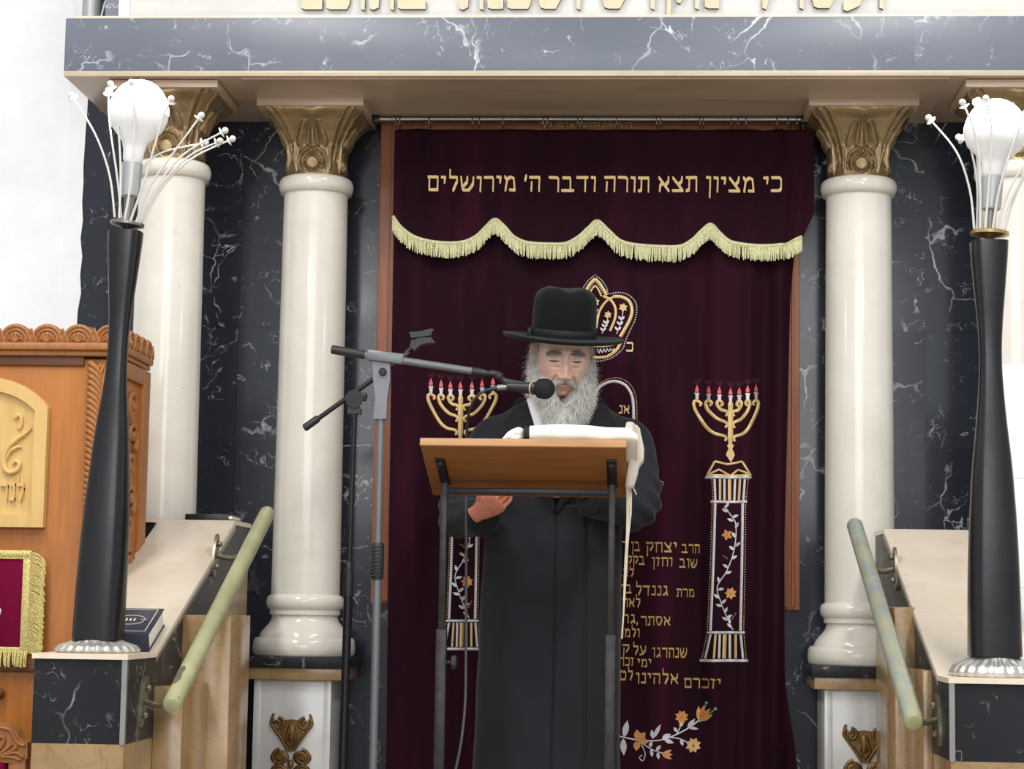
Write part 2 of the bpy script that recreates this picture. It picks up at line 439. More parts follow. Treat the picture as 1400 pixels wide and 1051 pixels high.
def spline(pts, n=8):
    """Catmull-Rom through tuples of any length"""
    pts = [Vector(p) for p in pts]; out = []
    for i in range(len(pts)-1):
        p0 = pts[max(i-1, 0)]; p1 = pts[i]; p2 = pts[i+1]; p3 = pts[min(i+2, len(pts)-1)]
        for k in range(n):
            t = k/n
            out.append(0.5*((2*p1)+(p2-p0)*t+(2*p0-5*p1+4*p2-p3)*t*t+(3*p1-p0-3*p2+p3)*t*t*t))
    out.append(pts[-1]); return out

def bake(o):
    dg = bpy.context.evaluated_depsgraph_get(); me = bpy.data.meshes.new_from_object(o.evaluated_get(dg)); o.modifiers.clear(); o.data = me
def fuse(b, vox, it=4, name='tmp'):
    """one continuous skin over the overlapping shapes in b"""
    o = b.build(name, 'skin'); r = o.modifiers.new('r', 'REMESH'); r.mode = 'VOXEL'; r.voxel_size = vox
    s_ = o.modifiers.new('s', 'SMOOTH'); s_.iterations = it; s_.factor = .5
    bake(o); return o
def absorb(mb, o, mi=0):
    me = o.data; off = o.location.copy()
    vs = [mb.bm.verts.new(v.co+off) for v in me.vertices]; mb.mi = mi
    for p in me.polygons: mb._f([vs[i] for i in p.vertices])
    bpy.data.objects.remove(o)
# ------------------------------------------------------------------ Hebrew lettering, drawn with a broad nib
GL = {
 'א': [[(.08, .93), (.72, .07)], [(.70, .95), (.69, .66), (.52, .48)], [(.12, .07), (.16, .42), (.33, .60)]],
 'ב': [[(.1, .92), (.56, .92), (.6, .8), (.6, .08)], [(.04, .08), (.8, .08)]],
 'ג': [[(.18, .92), (.45, .92), (.45, .45), (.55, .05)], [(.45, .32), (.10, .05)]],
 'ד': [[(.04, .92), (.74, .92)], [(.6, .92), (.58, .05)]],
 'ה': [[(.04, .92), (.68, .92), (.66, .05)], [(.17, .58), (.14, .05)]],
 'ו': [[(.06, .92), (.30, .92), (.27, .05)]],
 'ז': [[(.04, .94), (.42, .88)], [(.23, .9), (.28, .5), (.2, .05)]],
 'ח': [[(.05, .92), (.72, .92), (.7, .05)], [(.17, .92), (.15, .05)]],
 'ט': [[(.28, .95), (.1, .85), (.12, .08), (.70, .08), (.76, .75), (.62, .93), (.45, .82)]],
 'י': [[(.06, .92), (.30, .92), (.25, .58)]],
 'כ': [[(.08, .92), (.58, .92), (.67, .78), (.67, .22), (.58, .08), (.05, .08)]],
 'ל': [[(.12, 1.38), (.12, .92), (.58, .92), (.60, .66), (.34, .05)]],
 'מ': [[(.08, .95), (.22, .72), (.12, .05)], [(.2, .75), (.45, .93), (.66, .84), (.74, .08), (.42, .08)]],
 'ם': [[(.06, .92), (.68, .92), (.68, .08), (.13, .08), (.13, .92)]],
 'נ': [[(.16, .92), (.42, .92), (.42, .08), (.05, .08)]],
 'ן': [[(.06, .92), (.30, .92), (.26, -.34)]],
 'ס': [[(.05, .92), (.66, .92), (.74, .55), (.50, .08), (.30, .08), (.10, .5), (.16, .92)]],
 'ע': [[(.1, .92), (.2, .6), (.44, .14)], [(.68, .92), (.66, .5), (.4, .12), (.04, .0)]],
 'פ': [[(.30, .58), (.14, .62), (.12, .92), (.60, .92), (.68, .8), (.68, .08), (.05, .08)]],
 'צ': [[(.08, .92), (.70, .12)], [(.68, .94), (.64, .68), (.44, .46)], [(.72, .08), (.06, .08)]],
 'ק': [[(.05, .92), (.70, .92), (.68, .55), (.44, .2)], [(.17, .58), (.14, -.36)]],
 'ר': [[(.05, .92), (.56, .92), (.64, .8), (.63, .05)]],
 'ש': [[(.06, .92), (.14, .3), (.22, .08), (.58, .08), (.86, .5), (.88, .92)], [(.48, .92), (.46, .6), (.18, .28)]],
 'ת': [[(.05, .92), (.70, .92), (.70, .05)], [(.24, .92), (.22, .12), (.05, .06)]],
 "'": [[(.14, 1.02), (.06, .72)]], ',': [[(.1, .08), (.04, -.15)]], '.': [[(.08, .06), (.1, .06)]], 'dot': [],
}
def hull(pts):
    pts = sorted(set((round(a, 6), round(b, 6)) for a, b in pts))
    def half(ps):
        h = []
        for p in ps:
            while len(h) > 1 and (h[-1][0]-h[-2][0])*(p[1]-h[-2][1])-(h[-1][1]-h[-2][1])*(p[0]-h[-2][0]) <= 0: h.pop()
            h.append(p)
        return h
    a = half(pts); b = half(list(reversed(pts))); return a[:-1]+b[:-1]
def glyph_polys(ch, nx=.05, ny=.09):
    out = []
    for st in GL[ch]:
        for (x0, y0), (x1, y1) in zip(st[:-1], st[1:]):
            ps = [(x+i*nx, y+j*ny) for x, y in ((x0, y0), (x1, y1)) for i, j in ((-1, -.7), (1, -1), (1, .7), (-1, 1))]
            out.append(hull(ps))
    return out
def adv(ch): return 0.42 if ch == ' ' else max(p[0] for st in GL[ch] for p in st)+0.2
def text_words(mk, txt, x_right, x_left, z0, h, y0, y1, fin, nx=.05, ny=.09, side=None, zmin=None):
    """one mesh per word: mk() starts it, fin() links it; neighbouring strokes differ a hair in depth"""
    tot = sum(adv(c) for c in txt); k = (x_right-x_left)/tot; x = x_right
    for w in txt.split(' '):
        ln = sum(adv(c) for c in w)*k; b = mk(); i = 0
        for p in text_polys(w, x, x-ln, z0, h, nx, ny):
            if zmin is not None: p = [(a, max(c, zmin)) for a, c in p]
            b.prism(p, y0-.0004*(i % 4), y1, side=side); i += 1
        fin(b); x -= ln+adv(' ')*k
def text_polys(txt, x_right, x_left, z0, h, nx=.05, ny=.09, slope=0.0):
    """right-to-left line of text fitted between x_right and x_left (world X), baseline z0, letter height h"""
    tot = sum(adv(c) for c in txt)
    k = (x_right-x_left)/tot; x = x_right; out = []
    for ch in txt:
        w = adv(ch)*k; x -= w
        if ch != ' ':
            for poly in glyph_polys(ch, nx, ny):
                out.append([(x+0.08*k+a*k, z0+b*h+slope*(x_right-(x+a*k))) for a, b in poly])
    return out

# ================================================================== THE SETTING
PZ = 0.62                                            # platform in front of the ark
DW = 6.5                                             # face of the black marble wall
XL = P(108, 300, DW).x; XR = 1.62
def sbox(name, mat, *a, bev=0.0):
    return structure(MB().box(*a, bev=bev).build(name, mat))
sbox('floor', 'floor', -4.5, 4.5, -5.0, 6.6, -0.05, 0.0)
sbox('platform', 'floor', -2.6, 2.4, 5.36, 6.6, 0.0, PZ)
sbox('wall_back', 'marble_wall', XL, XR, DW, DW+0.12, 0.0, 3.6)
b = MB()
b.box(-4.5, XL, DW-0.004, DW+0.12, 0.0, 5.0)
zz = [0.0+0.06*i for i in range(62)]
random.seed(3)
edge = [(XL+0.004+0.014*abs(mnoise.noise(Vector((0.3, z*9, 1))))+0.008*random.random(), z) for z in zz]
b.prism([(XL-0.05, 0)]+edge+[(XL-0.05, zz[-1])], DW-0.006, DW+0.01)      # ragged edge of the whitewash lapping onto the marble
structure(b.build('wall_left', 'wall_white'))
sbox('wall_right', 'wall_white', XR, 4.5, DW-0.004, DW+0.12, 0.0, 5.0)
b = MB()
for k in range(3): b.box(-1.17, 0.70, 5.36-0.32*(k+1), 5.36, 0.0, PZ-0.155*(k+1), bev=0.004)
structure(b.build('stair_steps', 'marble_beige'))
sbox('trim_1', 'marble_dark', -2.6, -1.392, 5.84, 5.95, PZ, 1.632)        # low wall left of the stair
sbox('trim_2', 'marble_beige', -2.6, -1.392, 5.83, 5.955, 1.632, 1.646)
zr = P(1390, 498, 5.7).z
sbox('trim_3', 'marble_white', P(1362, 600, 5.7).x, 2.3, 5.7, 5.86, 0.0, zr, bev=0.003)

# ------------------------------------------------------------------ lintel with inscription
LX0, LX1 = -1.739, 1.62
li = thing('stone_lintel', (-0.1, 6.2, 2.967), 'long dark marble lintel with white veins, blue grey from reflected light put into its colour, resting on the four columns', 'lintel')
MB().box(LX0, LX1, 5.93, DW, 2.986, 3.151, bev=0.002).build('fascia', 'marble_lintel', li)
b = MB(); b.box(LX0+0.004, LX1, 5.930, DW, 2.970, 2.986, bev=0.001)
b.box(-1.20, 0.90, 5.945, DW, 2.966, 2.970)
b.build('soffit_slab', 'marble_soffit', li)
MB().box(LX0+.003, LX1, 5.921, 5.930, 2.9695, 2.986, bev=.001).build('edge_slab', 'edge_stone', li)
MB().box(LX0+0.02, LX1, 5.95, DW, 3.151, 3.164, bev=0.002).build('top_slab', 'marble_beige', li)
fx0 = P(178, 10, 6.02).x
fr = thing('inscribed_frieze', (0, 6.2, 3.164), 'white stone frieze with raised beige Hebrew letters above the lintel', 'frieze')
MB().box(fx0, LX1, 6.02, DW-.002, 3.1645, 3.62, bev=.003).build('stone_panel', 'frieze', fr)
b = MB(); zb = P(800, 9, 6.0).z
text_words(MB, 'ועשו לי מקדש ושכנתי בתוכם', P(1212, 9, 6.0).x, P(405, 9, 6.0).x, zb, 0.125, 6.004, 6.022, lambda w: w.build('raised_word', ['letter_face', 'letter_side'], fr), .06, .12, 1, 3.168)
b = MB(); b.box(P(143, 10, 6.02).x, P(163, 10, 6.02).x, 6.03, DW, 3.164, 3.62)
structure(b.build('trim_4', 'marble_lintel'))
b = MB(); b.box(P(163, 10, 6.02).x, fx0, 6.015, DW, 3.164, 3.62)
structure(b.build('trim_5', 'wall_white'))
# foot of another torch lamp standing on the left end of the lintel
cx = P(125, 10, 6.1).x
t = thing('torch_lamp', (cx, 6.1, 3.164), 'grey lamp foot with thin wires standing on the left end of the lintel', 'lamp')
MB().lathe([(.036, 3.164), (.036, 3.17), (.028, 3.175), (.028, 3.34)], (cx, 6.1, 0), 20).build('socket', 'socket', t)
for k, dx in enumerate((-.04, -.048, .05)):
    MB().tube([(cx+dx*.6, 6.08, 3.166), (cx+dx, 6.07, 3.24), (cx+dx*2.2, 6.05, 3.36)], .003, 6).build('wire', 'wire', t)

# ------------------------------------------------------------------ columns
def capital(cx, cy, z0, z1):
    def f(u, v):
        a = 2*PI*u
        q = (a+PI/4) % (PI/2)-PI/4                     # angle inside one of the four faces
        t = math.tan(q)
        e = 2.6+9*sst(0.45, 1.0, v)
        r = lerp([0, .08, .3, .5, .68, .84, .95, 1], [.096, .0935, .091, .096, .108, .128, .147, .150], v)
        ca, sa = math.cos(a), math.sin(a)
        d = (abs(ca)**e+abs(sa)**e)**(-1/e)
        d = 1+(d-1)*lerp([0, .3, 1], [.35, .5, 1], v)
        x = t*r; z = v*0.2                             # metres on the face
        h = 0.0
        dm = math.hypot(x, z-0.038)
        h += .0060*math.exp(-(max(0, dm-.017)/.004)**2)
        h -= .005*math.exp(-((dm-.0255)/.0030)**2)
        if z > .018: h += .005*math.exp(-((dm-.032)/.0035)**2)-.005*math.exp(-((dm-.039)/.003)**2)+.006*math.exp(-((dm-.046)/.004)**2)
        if .085 < z < .165:                            # pointed leaf over the medallion
            xc = lerp([.085, .165], [.046, .020], z)
            g = sst(.085, .10, z)*sst(.165, .155, z)
            h += g*(.012*math.exp(-((abs(x)-xc)/.010)**2)-.008*math.exp(-((abs(x)-xc*.42)/.0065)**2)+.006*math.exp(-(x/.0045)**2)*sst(.165, .10, z))
        xo = lerp([0, .08, .14, .2], [.060, .062, .076, .110], z)
        h += .009*math.exp(-((abs(x)-xo)/.0065)**2)*sst(.0, .03, z)-.008*math.exp(-((abs(x)-xo-.014)/.006)**2)*sst(.03, .06, z)
        h += .006*math.exp(-((abs(x)-xo-.027)/.007)**2)*sst(.05, .09, z)
        h += .010*math.exp(-(x/.028)**2-((z-.178)/.014)**2)
        h += .004*sst(.17, .195, z)
        return Vector((cx+ca*(r*d+h), cy+sa*(r*d+h), z0+v*(z1-z0)))
    b = MB(); b.grid(f, 256, 72, closed_u=True)
    return b
def column(cx, cy, label, grp, px=0.0, base=True):
    t = thing('marble_column', (cx, cy, PZ), label, 'column', grp)
    prof = [(.1065, 1.43), (.1063, 1.50)]+[(.1063-.0055*k/14, 1.5+(2.70-1.5)*k/14) for k in range(1, 15)]
    MB().lathe(prof, (cx, cy, 0), 64).build('shaft', 'marble_ivory', t)
    ring = [(.100, 2.690), (.112, 2.694)]+[(.1035+.0145*math.cos(a), 2.7195+.024*math.sin(a)) for a in [(-80+16*i)*PI/180 for i in range(11)]]+[(.09, 2.745)]
    MB().lathe(ring, (cx, cy, 0), 64).build('necking_ring', 'marble_ivory', t, angle=1.0)
    prof = [(.150, 1.245), (.156, 1.252), (.1585, 1.27), (.156, 1.292), (.150, 1.301), (.1395, 1.303)]
    prof += [(.1395-.036*sst(0, 1, k/8)-.0015*k/8, 1.303+.062*k/8) for k in range(1, 9)]
    prof += [(.1035, 1.372), (.109, 1.373), (.109, 1.388), (.112, 1.389)]
    prof += [(.108+.0125*math.cos(a), 1.4105+.0215*math.sin(a)) for a in [(-70+14*i)*PI/180 for i in range(12)]]+[(.107, 1.434)]
    MB().lathe(prof, (cx, cy, 0), 72).build('base', 'marble_ivory', t, angle=0.9)
    capital(cx, cy, 2.743, 2.945).build('capital', 'gold_paint', t, angle=1.2)
    MB().box(cx-.167, cx+.167, cy-.167, cy+.160, 2.944, 2.967, bev=.0015).build('abacus', 'marble_soffit', t)
    y1 = min(cy+.157, DW)
    MB().box(cx-.160, cx+.160, cy-.158, y1, 1.213, 1.245, bev=.003).build('plinth_slab', 'marble_dark', t)
    MB().box(cx-.150, cx+.150, cy-.146, y1-.004, 1.177, 1.213, bev=.002).build('pedestal_cap', 'marble_tan', t)
    if not base:
        MB().box(cx-.118, cx+.118, cy-.118, y1-.02, PZ, 1.177).build('pedestal', 'marble_greywhite', t); return t
    x = cx+px; f = cy-.118
    MB().box(x-.118, x+.118, f, y1-.02, PZ, 1.177, bev=.001).build('pedestal', 'marble_greywhite', t)
    for s in (-1, 1):
        xa = x+s*.118; MB().box(min(xa, xa-s*.021), max(xa, xa-s*.021), f-.005, f, PZ, 1.177, bev=.0008).build('edge_strip', 'marble_greywhite', t)
    # cast ornament on the front: two volutes on a tapering leaf, above four scrolled lobes
    o = MB(); zc = 0.962; yy = f-.006
    def spiral(ux, uz, r, turns, dirn, a0, rad=.0055):
        pts = []
        for k in range(33):
            s_ = k/32; a = a0+dirn*turns*2*PI*s_; rr = r*(1-.82*s_)
            pts.append((ux+rr*math.cos(a), yy-.003*s_, uz+rr*math.sin(a)))
        o.tube(pts, [rad*(1-.3*k/32) for k in range(33)], 8)
    for s in (-1, 1):
        spiral(x+s*.040, zc+.082, .019, 1.4, s, PI/2 if s > 0 else PI/2)
        o.tube(spline([(x+s*.056, yy, zc+.100), (x+s*.061, yy, zc+.082), (x+s*.042, yy, zc+.055), (x+s*.018, yy, zc+.020), (x+s*.010, yy, zc+.004)]), .0055, 8)
        o.tube(spline([(x+s*.055, yy, zc+.112), (x+s*.060, yy, zc+.098), (x+s*.052, yy, zc+.090)]), .004, 6)
        spiral(x+s*.034, zc-.018, .024, 1.5, -s, PI/2)
        spiral(x+s*.034, zc-.060, .024, 1.5, s, -PI/2)
        o.ball((x+s*.034, f-.002, zc-.018), (.029, .006, .022), 20, 10); o.ball((x+s*.034, f-.002, zc-.060), (.029, .006, .022), 20, 10)
        o.tube(spline([(x, yy, zc+.012), (x+s*.014, yy-.004, zc+.034), (x+s*.008, yy-.003, zc+.060), (x, yy, zc+.075)]), .004, 6)
    o.prism([(x-.045, zc+.090), (x, zc+.096), (x+.045, zc+.090), (x+.024, zc+.03), (x+.012, zc), (x-.012, zc), (x-.024, zc+.03)], f-.007, f)
    o.ball((x, f-.004, zc+.055), (.016, .009, .030), 16, 10); o.ball((x, f-.006, zc-.038), (.010, .008, .014), 14, 8); o.ball((x, f-.004, zc-.085), (.012, .007, .022), 14, 8)
    o.build('ornament', 'bronze', t, angle=1.2)
    return t
column(-1.030, 6.34, 'ivory marble column with gold capital beside the left edge of the curtain, behind the microphone stands', 'inner pair of ark columns', -.012)
column(0.676, 6.34, 'ivory marble column with gold capital beside the right edge of the curtain', 'inner pair of ark columns')
column(-1.4415, 6.12, 'ivory marble column partly hidden behind the left black lamp', 'outer pair of ark columns', base=False)
column(1.115, 6.12, 'ivory marble column at the right picture edge, behind the right lamp', 'outer pair of ark columns', base=False)

# ------------------------------------------------------------------ stair parapets with newels
def parapet(xi, s, label):
    """xi: inner face, s: +1 when the stair lies on its right (left parapet)"""
    xo = xi-s*(.216 if s > 0 else .24)
    X0, X1 = sorted((xi, xo))
    t = thing('stair_parapet', ((xi+xo)/2, 5.4, 0), label, 'parapet', 'stair parapets')
    zt = 1.270 if s > 0 else 1.250
    yk = 4.965 if s > 0 else 4.855; ye = 5.955
    Xn = sorted((xi, xi-s*.106))                                      # the far end narrows beside the outer column
    m = MB(); m.prism_x([(4.69, 1.077), (4.69, zt), (yk+.005, zt), (5.9, 1.630), (ye, 1.630), (ye, 1.44), (4.97, 1.077)], X0, X1)
    m.prism_x([(ye, 1.44), (ye, 1.630), (6.13, 1.630), (6.13, 1.50)], *Xn); m.build('marble_facing', 'marble_dark', t)
    m = MB(); m.prism_x([(4.69, 0), (4.69, 1.077), (4.97, 1.077), (ye, 1.44), (ye, 0)], X0+.001, X1-.001)
    m.prism_x([(ye, 0), (ye, 1.44), (6.13, 1.50), (6.13, 0)], Xn[0]+.001, Xn[1]-.001); m.build('stone_base', 'marble_tan', t)
    m = MB(); m.prism_x([(4.682, zt), (4.682, zt+.012), (yk, zt+.012), (5.895, 1.643), (ye, 1.643), (ye, 1.630), (5.9, 1.630), (yk+.005, zt)], X0-.004, X1+.004)
    m.prism_x([(ye, 1.630), (ye, 1.643), (6.14, 1.643), (6.14, 1.630)], Xn[0]-.004, Xn[1]+.004); m.build('cap_slab', 'marble_beige', t)
    xs = sorted((xi+s*.005, xi+s*.002))
    MB().prism_x([(yk, zt-.010), (yk, zt), (5.9, 1.630), (5.9, 1.616)], *xs).build('edge_trim', 'alu', t)
    xs = sorted((xi+s*.002, xi-s*.010))
    MB().box(xs[0], xs[1], 4.686, 4.698, 1.077, zt).build('corner_trim', 'alu', t)
    for a, y0, y1, top in (((.071, 4.97, 5.26, 1.20), (.127, 5.26, 5.52, 1.372)) if s > 0 else ((.022, 4.97, 5.27, 1.27), (.051, 5.27, 5.59, 1.42))):
        xs = sorted((xi-s*.001, xi+s*a)); b = MB(); b.box(xs[0], xs[1], y0, y1, 0.0, top, bev=.003); b.build('step_block', 'marble_tan', t)
    return t
parapet(-1.172, 1, 'black and tan marble stair parapet carrying the left lamp, its sloping cap ivory coloured')
parapet(0.700, -1, 'black and tan marble stair parapet carrying the right lamp')
def rail(pts, s, xi, label, mat):
    t = thing('handrail', pts[0], label, 'handrail', 'stair handrails')
    a, c = Vector(pts[0]), Vector(pts[1]); d = (c-a).normalized(); r = .0222
    prof = [a-d*.003, a, a+d*.003]+[a.lerp(c, k/12) for k in range(1, 12)]+[c-d*.012, c-d*.005, c-d*.001, c]
    rad = [r*.8, r*.97, r]+[r]*11+[r, r*.92, r*.7, r*.35]
    MB().tube(prof, rad, 24).build('pipe', mat, t)
    MB().tube([a-d*.012, a-d*.009, a+d*.03], [r*.6, r*.86, r*.9], 20).build('end_plug', 'rail', t)
    if s > 0:                                                     # paint knocked off near the lower end
        q = MB(); X_ = Vector((1, 0, 0)); n_ = X_.cross(d).normalized()
        def fp(u, v):
            k = .055+.075*v; an = 2.2+1.5*(u-.5)*(1-.45*abs(2*v-1)**2+.18*math.sin(v*9))
            return a.lerp(c, k)+(X_*math.cos(an)+n_*(-math.sin(an) if n_.z < 0 else math.sin(an)))*(r+.0006)
        q.grid(fp, 10, 14); q.build('bare_patch', 'bracket', t, angle=2.0)
    for k in (.06, .80):
        p = a.lerp(c, k); q = Vector((xi+s*.006, p.y+.035, p.z-.03))
        b = MB(); up = Vector((0, .40, .92)).normalized()
        sec = []
        for sx in (0, 1):
            ring = []
            for i in range(24):
                an = 2*PI*i/24; ring.append(q+up*(.064*math.sin(an))+Vector((s*.008*(sx-.8), 0, 0))+Vector((0, .92, -.40))*(.026*math.cos(an)))
            sec.append(ring)
        b.loft(sec); 
        b.tube(spline([q, q.lerp(p, .5)+Vector((0, 0, -.022)), p+Vector((0, 0, -.015))], 6), .0075, 10)
        for e in (-1, 1): b.ball(q+up*(.034*e)+Vector((s*.006, 0, 0)), .0085, 10, 6)
        b.build('bracket', 'bracket', t)
rail((P(235, 962, 4.75), P(366, 700, 5.80)), 1, -1.172, 'pale green painted handrail with chipped lower end along the left stair parapet', 'rail')
rail((P(1249, 985, 4.75), P(1168, 716, 5.80)), -1, 0.700, 'worn grey green handrail along the right stair parapet', 'rail_worn')

# ================================================================== ARK CURTAIN
DC = 6.405
def E(px, py, d=DC): q = P(px, py, d); return q.x, q.z
PX = DC/FPX
def cur(x, z):
    k = sst(2.95, 2.2, z)
    y = .0035*math.sin(x*37+1.2*math.sin(z*1.1))+.0025*math.sin(x*61+z*.7+2)
    for x0, w, a in ((-.455, .026, -.016), (-.70, .04, -.009), (-.33, .03, .010), (-.52, .02, .008), (.08, .035, -.009), (.25, .03, -.013), (.20, .02, .008), (.335, .022, -.014), (.385, .02, .012), (.425, .022, -.016), (.47, .018, .014), (-.58, .03, .005)):
        xs = x0+.012*math.sin(z*1.7+x0*9)
        y += 1.35*a*math.exp(-((x-xs)/w)**2)*(.45+.55*k)
    return 6.414+y
def curtain_edges(z):
    l = lerp([.66, .95, 1.5, 2.4, 2.93], [-.775, -.775, -.782, -.788, -.79], z)
    r = lerp([.66, .95, 1.2, 1.6, 2.4, 2.93], [.515, .49, .455, .452, .472, .52], z)
    return l, r
ct = thing('ark_curtain', (-.14, 6.414, .66), 'tall maroon velvet curtain embroidered with crown, menorahs and dedication, hanging behind the reading person', 'curtain')
def fcur(u, v):
    z = .66+(2.925-.66)*v; l, r = curtain_edges(z); x = l+(r-l)*u
    return Vector((x, cur(x, z), z))
b = MB(); b.grid(fcur, 260, 120)
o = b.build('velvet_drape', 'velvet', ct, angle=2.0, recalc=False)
md = o.modifiers.new('thickness', 'SOLIDIFY'); md.thickness = .003; md.offset = -1

class Emb(MB):
    """embroidery: laid out flat on the cloth, then pressed onto its folds"""
    cloth = staticmethod(cur); dep = DC
    def V(s, p, h=0): x, z = E(p[0], p[1], s.dep); return Vector((x, -h, z))
    def line(s, pts, w, mi=0, smooth=True, n=7, seg=6):
        s.mi = mi
        q = [s.V(p) for p in pts]
        if smooth and len(q) > 2: q = spline(q, seg)
        else:
            r_ = []
            for a, c in zip(q[:-1], q[1:]):
                m_ = max(1, int((c-a).length/.006)); r_ += [a.lerp(c, k/m_) for k in range(m_)]
            q = r_+[q[-1]]
        ws = w if isinstance(w, (list, tuple)) else None
        if ws: rad = [lerp([i/(len(ws)-1) for i in range(len(ws))], ws, k/(len(q)-1))*PX/2 for k in range(len(q))]
        else: rad = w*PX/2
        s.tube(q, rad, n, flat=.62, up=(0, 1, 0)); return s
    def bead(s, p, r, mi=0):
        s.mi = mi; s.ball(s.V(p), (r*PX, r*PX*.8, r*PX), 6, 4)
    def beads(s, pts, r, step, mi=0, closed=False):
        q = [Vector((p[0], p[1], 0)) for p in pts]; q = spline(q, 10) if len(q) > 2 else q
        acc = 0.0; s.bead((q[0].x, q[0].y), r, mi)
        for a, c in zip(q[:-1], q[1:]):
            L = (c-a).length; t = step-acc
            while t <= L:
                p = a.lerp(c, t/L); s.bead((p.x, p.y), r, mi); t += step
            acc = (acc+L) % step
    def blob(s, pts, mi=0, h=.0018):
        s.mi = mi; s.prism([E(p[0], p[1], s.dep) for p in pts], -h, .001)
    def leaf(s, p, L, ang, w, mi=0):
        """pointed leaf starting at p; ang in degrees, 90 = up in the photo"""
        a = math.radians(ang); c, n = math.cos(a), -math.sin(a); out = []
        for t, k in ((0, 0), (.2, .7), (.45, 1), (.7, .75), (1, 0)): out.append((p[0]+c*L*t+n*w*k*.5*-1, p[1]+n*L*t+c*w*k*.5))
        for t, k in ((.7, .75), (.45, 1), (.2, .7)): out.append((p[0]+c*L*t-n*w*k*.5*-1, p[1]+n*L*t-c*w*k*.5))
        s.blob(out, mi, .0022)
    def flower(s, p, r, n=6, mi=0, core=1, a0=20):
        for k in range(n): s.leaf(p, r, a0+360*k/n, r*.62, mi)
        s.bead(p, r*.26, core)
    def done(s, name, mats, parent):
        f = s.cloth
        s.sweepmap(lambda c: Vector((c.x, f(c.x, c.z)-.0010+c.y, c.z)))
        return s.build(name, mats, parent, angle=1.0)
GOLD, SILV, PINK, ORNG, GREEN = 0, 1, 2, 3, 4
EM = ['gold_thread', 'silver_thread', 'pink_thread', 'orange_thread', 'green_thread']
mir = lambda pts, c: [(2*c-x, y) for x, y in pts]

# crown
e = Emb(); C0 = 813.5
for k in (0, 1):
    f = (lambda p: p) if k == 0 else (lambda p: mir(p, C0))
    e.line(f([(813.5, 380), (820, 387), (826, 397), (829, 403)]), 4.2, GOLD)
    e.line(f([(813.5, 389), (818, 395), (822, 404)]), 2.2, GOLD)
    e.line(f([(838, 405), (850, 405.5), (860, 411), (864, 422), (862, 434), (855, 448), (848, 460)]), 4.6, GOLD)
    e.line(f([(824, 404), (834, 409), (841, 420), (841, 434), (834, 452)]), 3.6, GOLD)
    e.line(f([(838, 406), (828, 412), (819, 426), (815, 448)]), 3.4, GOLD)
    e.line(f([(813.5, 472), (832, 472), (849, 467)]), 4.0, GOLD, n=6)
    e.line(f([(813.5, 488), (830, 487), (843, 478), (849, 467)]), 4.2, GOLD)
    for q in range(6): e.line(f([(816+q*4.6, 476), (819+q*4.6, 482-q*.6), (820.5+q*4.6, 476)]), 1.2, SILV)
    e.beads(f([(813.5, 375), (822, 382), (829, 392), (832, 401), (845, 399.5), (858, 402), (868, 411), (870.5, 423), (868, 437), (861, 452), (855, 466), (851, 477), (838, 488), (824, 492.5), (813.5, 493)]), 1.15, 3.3, SILV)
    e.beads(f([(813.5, 383.5), (819, 391), (824, 401)]), .8, 2.6, SILV)
    for (x, y, r), st in (((852, 420, 6.2), [(852, 424), (849, 440), (843, 456)]), ((831, 430, 5.4), [(831, 434), (828, 444), (823, 455)])):
        e.line(f(st), 1.3, SILV)
        for t in (.4, .62, .85):
            i = t*(len(st)-1); a = st[int(i)]; bb = st[min(int(i)+1, 2)]; p = (a[0]+(bb[0]-a[0])*(i-int(i)), a[1]+(bb[1]-a[1])*(i-int(i)))
            for sd in (-1, 1):
                pp = f([p])[0]; e.leaf(pp, 6.5, 90-sd*42, 3.2, SILV)
        e.flower(f([(x, y)])[0], r, 6, GOLD, PINK if r > 6 else GREEN)
e.flower((813.5, 412), 6.5, 6, GOLD, PINK); e.line([(814, 418), (813, 432), (813.5, 448)], 1.3, SILV)
for y in (426, 434, 442): e.leaf((813.5, y), 6, 50, 3, SILV); e.leaf((813.5, y), 6, 130, 3, SILV)
e.bead((813.5, 391), 1.4, PINK)
e.done('embroidered_crown', EM, ct)
# tablets of the law, mostly behind the person
e = Emb()
for k in (0, 1):
    f = (lambda p: p) if k == 0 else (lambda p: mir(p, 808))
    e.line(f([(811, 541), (821, 527.5), (838, 521), (854, 525.5), (863, 538), (866, 556), (866, 590), (866, 640)]), 4.0, SILV)
    e.line(f([(811, 640), (866, 640)]), 4.0, SILV)
    e.beads(f([(810, 537), (820, 523.5), (838, 516.5), (856, 520.5), (867, 534), (870.5, 556), (870.5, 600), (870.5, 645)]), .95, 3.1, GOLD)
    e.line(f([(878, 658), (893, 659.5), (902, 661), (893, 668), (880, 672)]), 3.0, SILV)
    e.beads(f([(880, 653), (895, 656), (907, 660), (898, 670), (884, 677)]), .95, 3.1, SILV)
e.line([(808, 541), (808, 640)], 3.5, SILV)
e.done('embroidered_tablets', EM, ct)
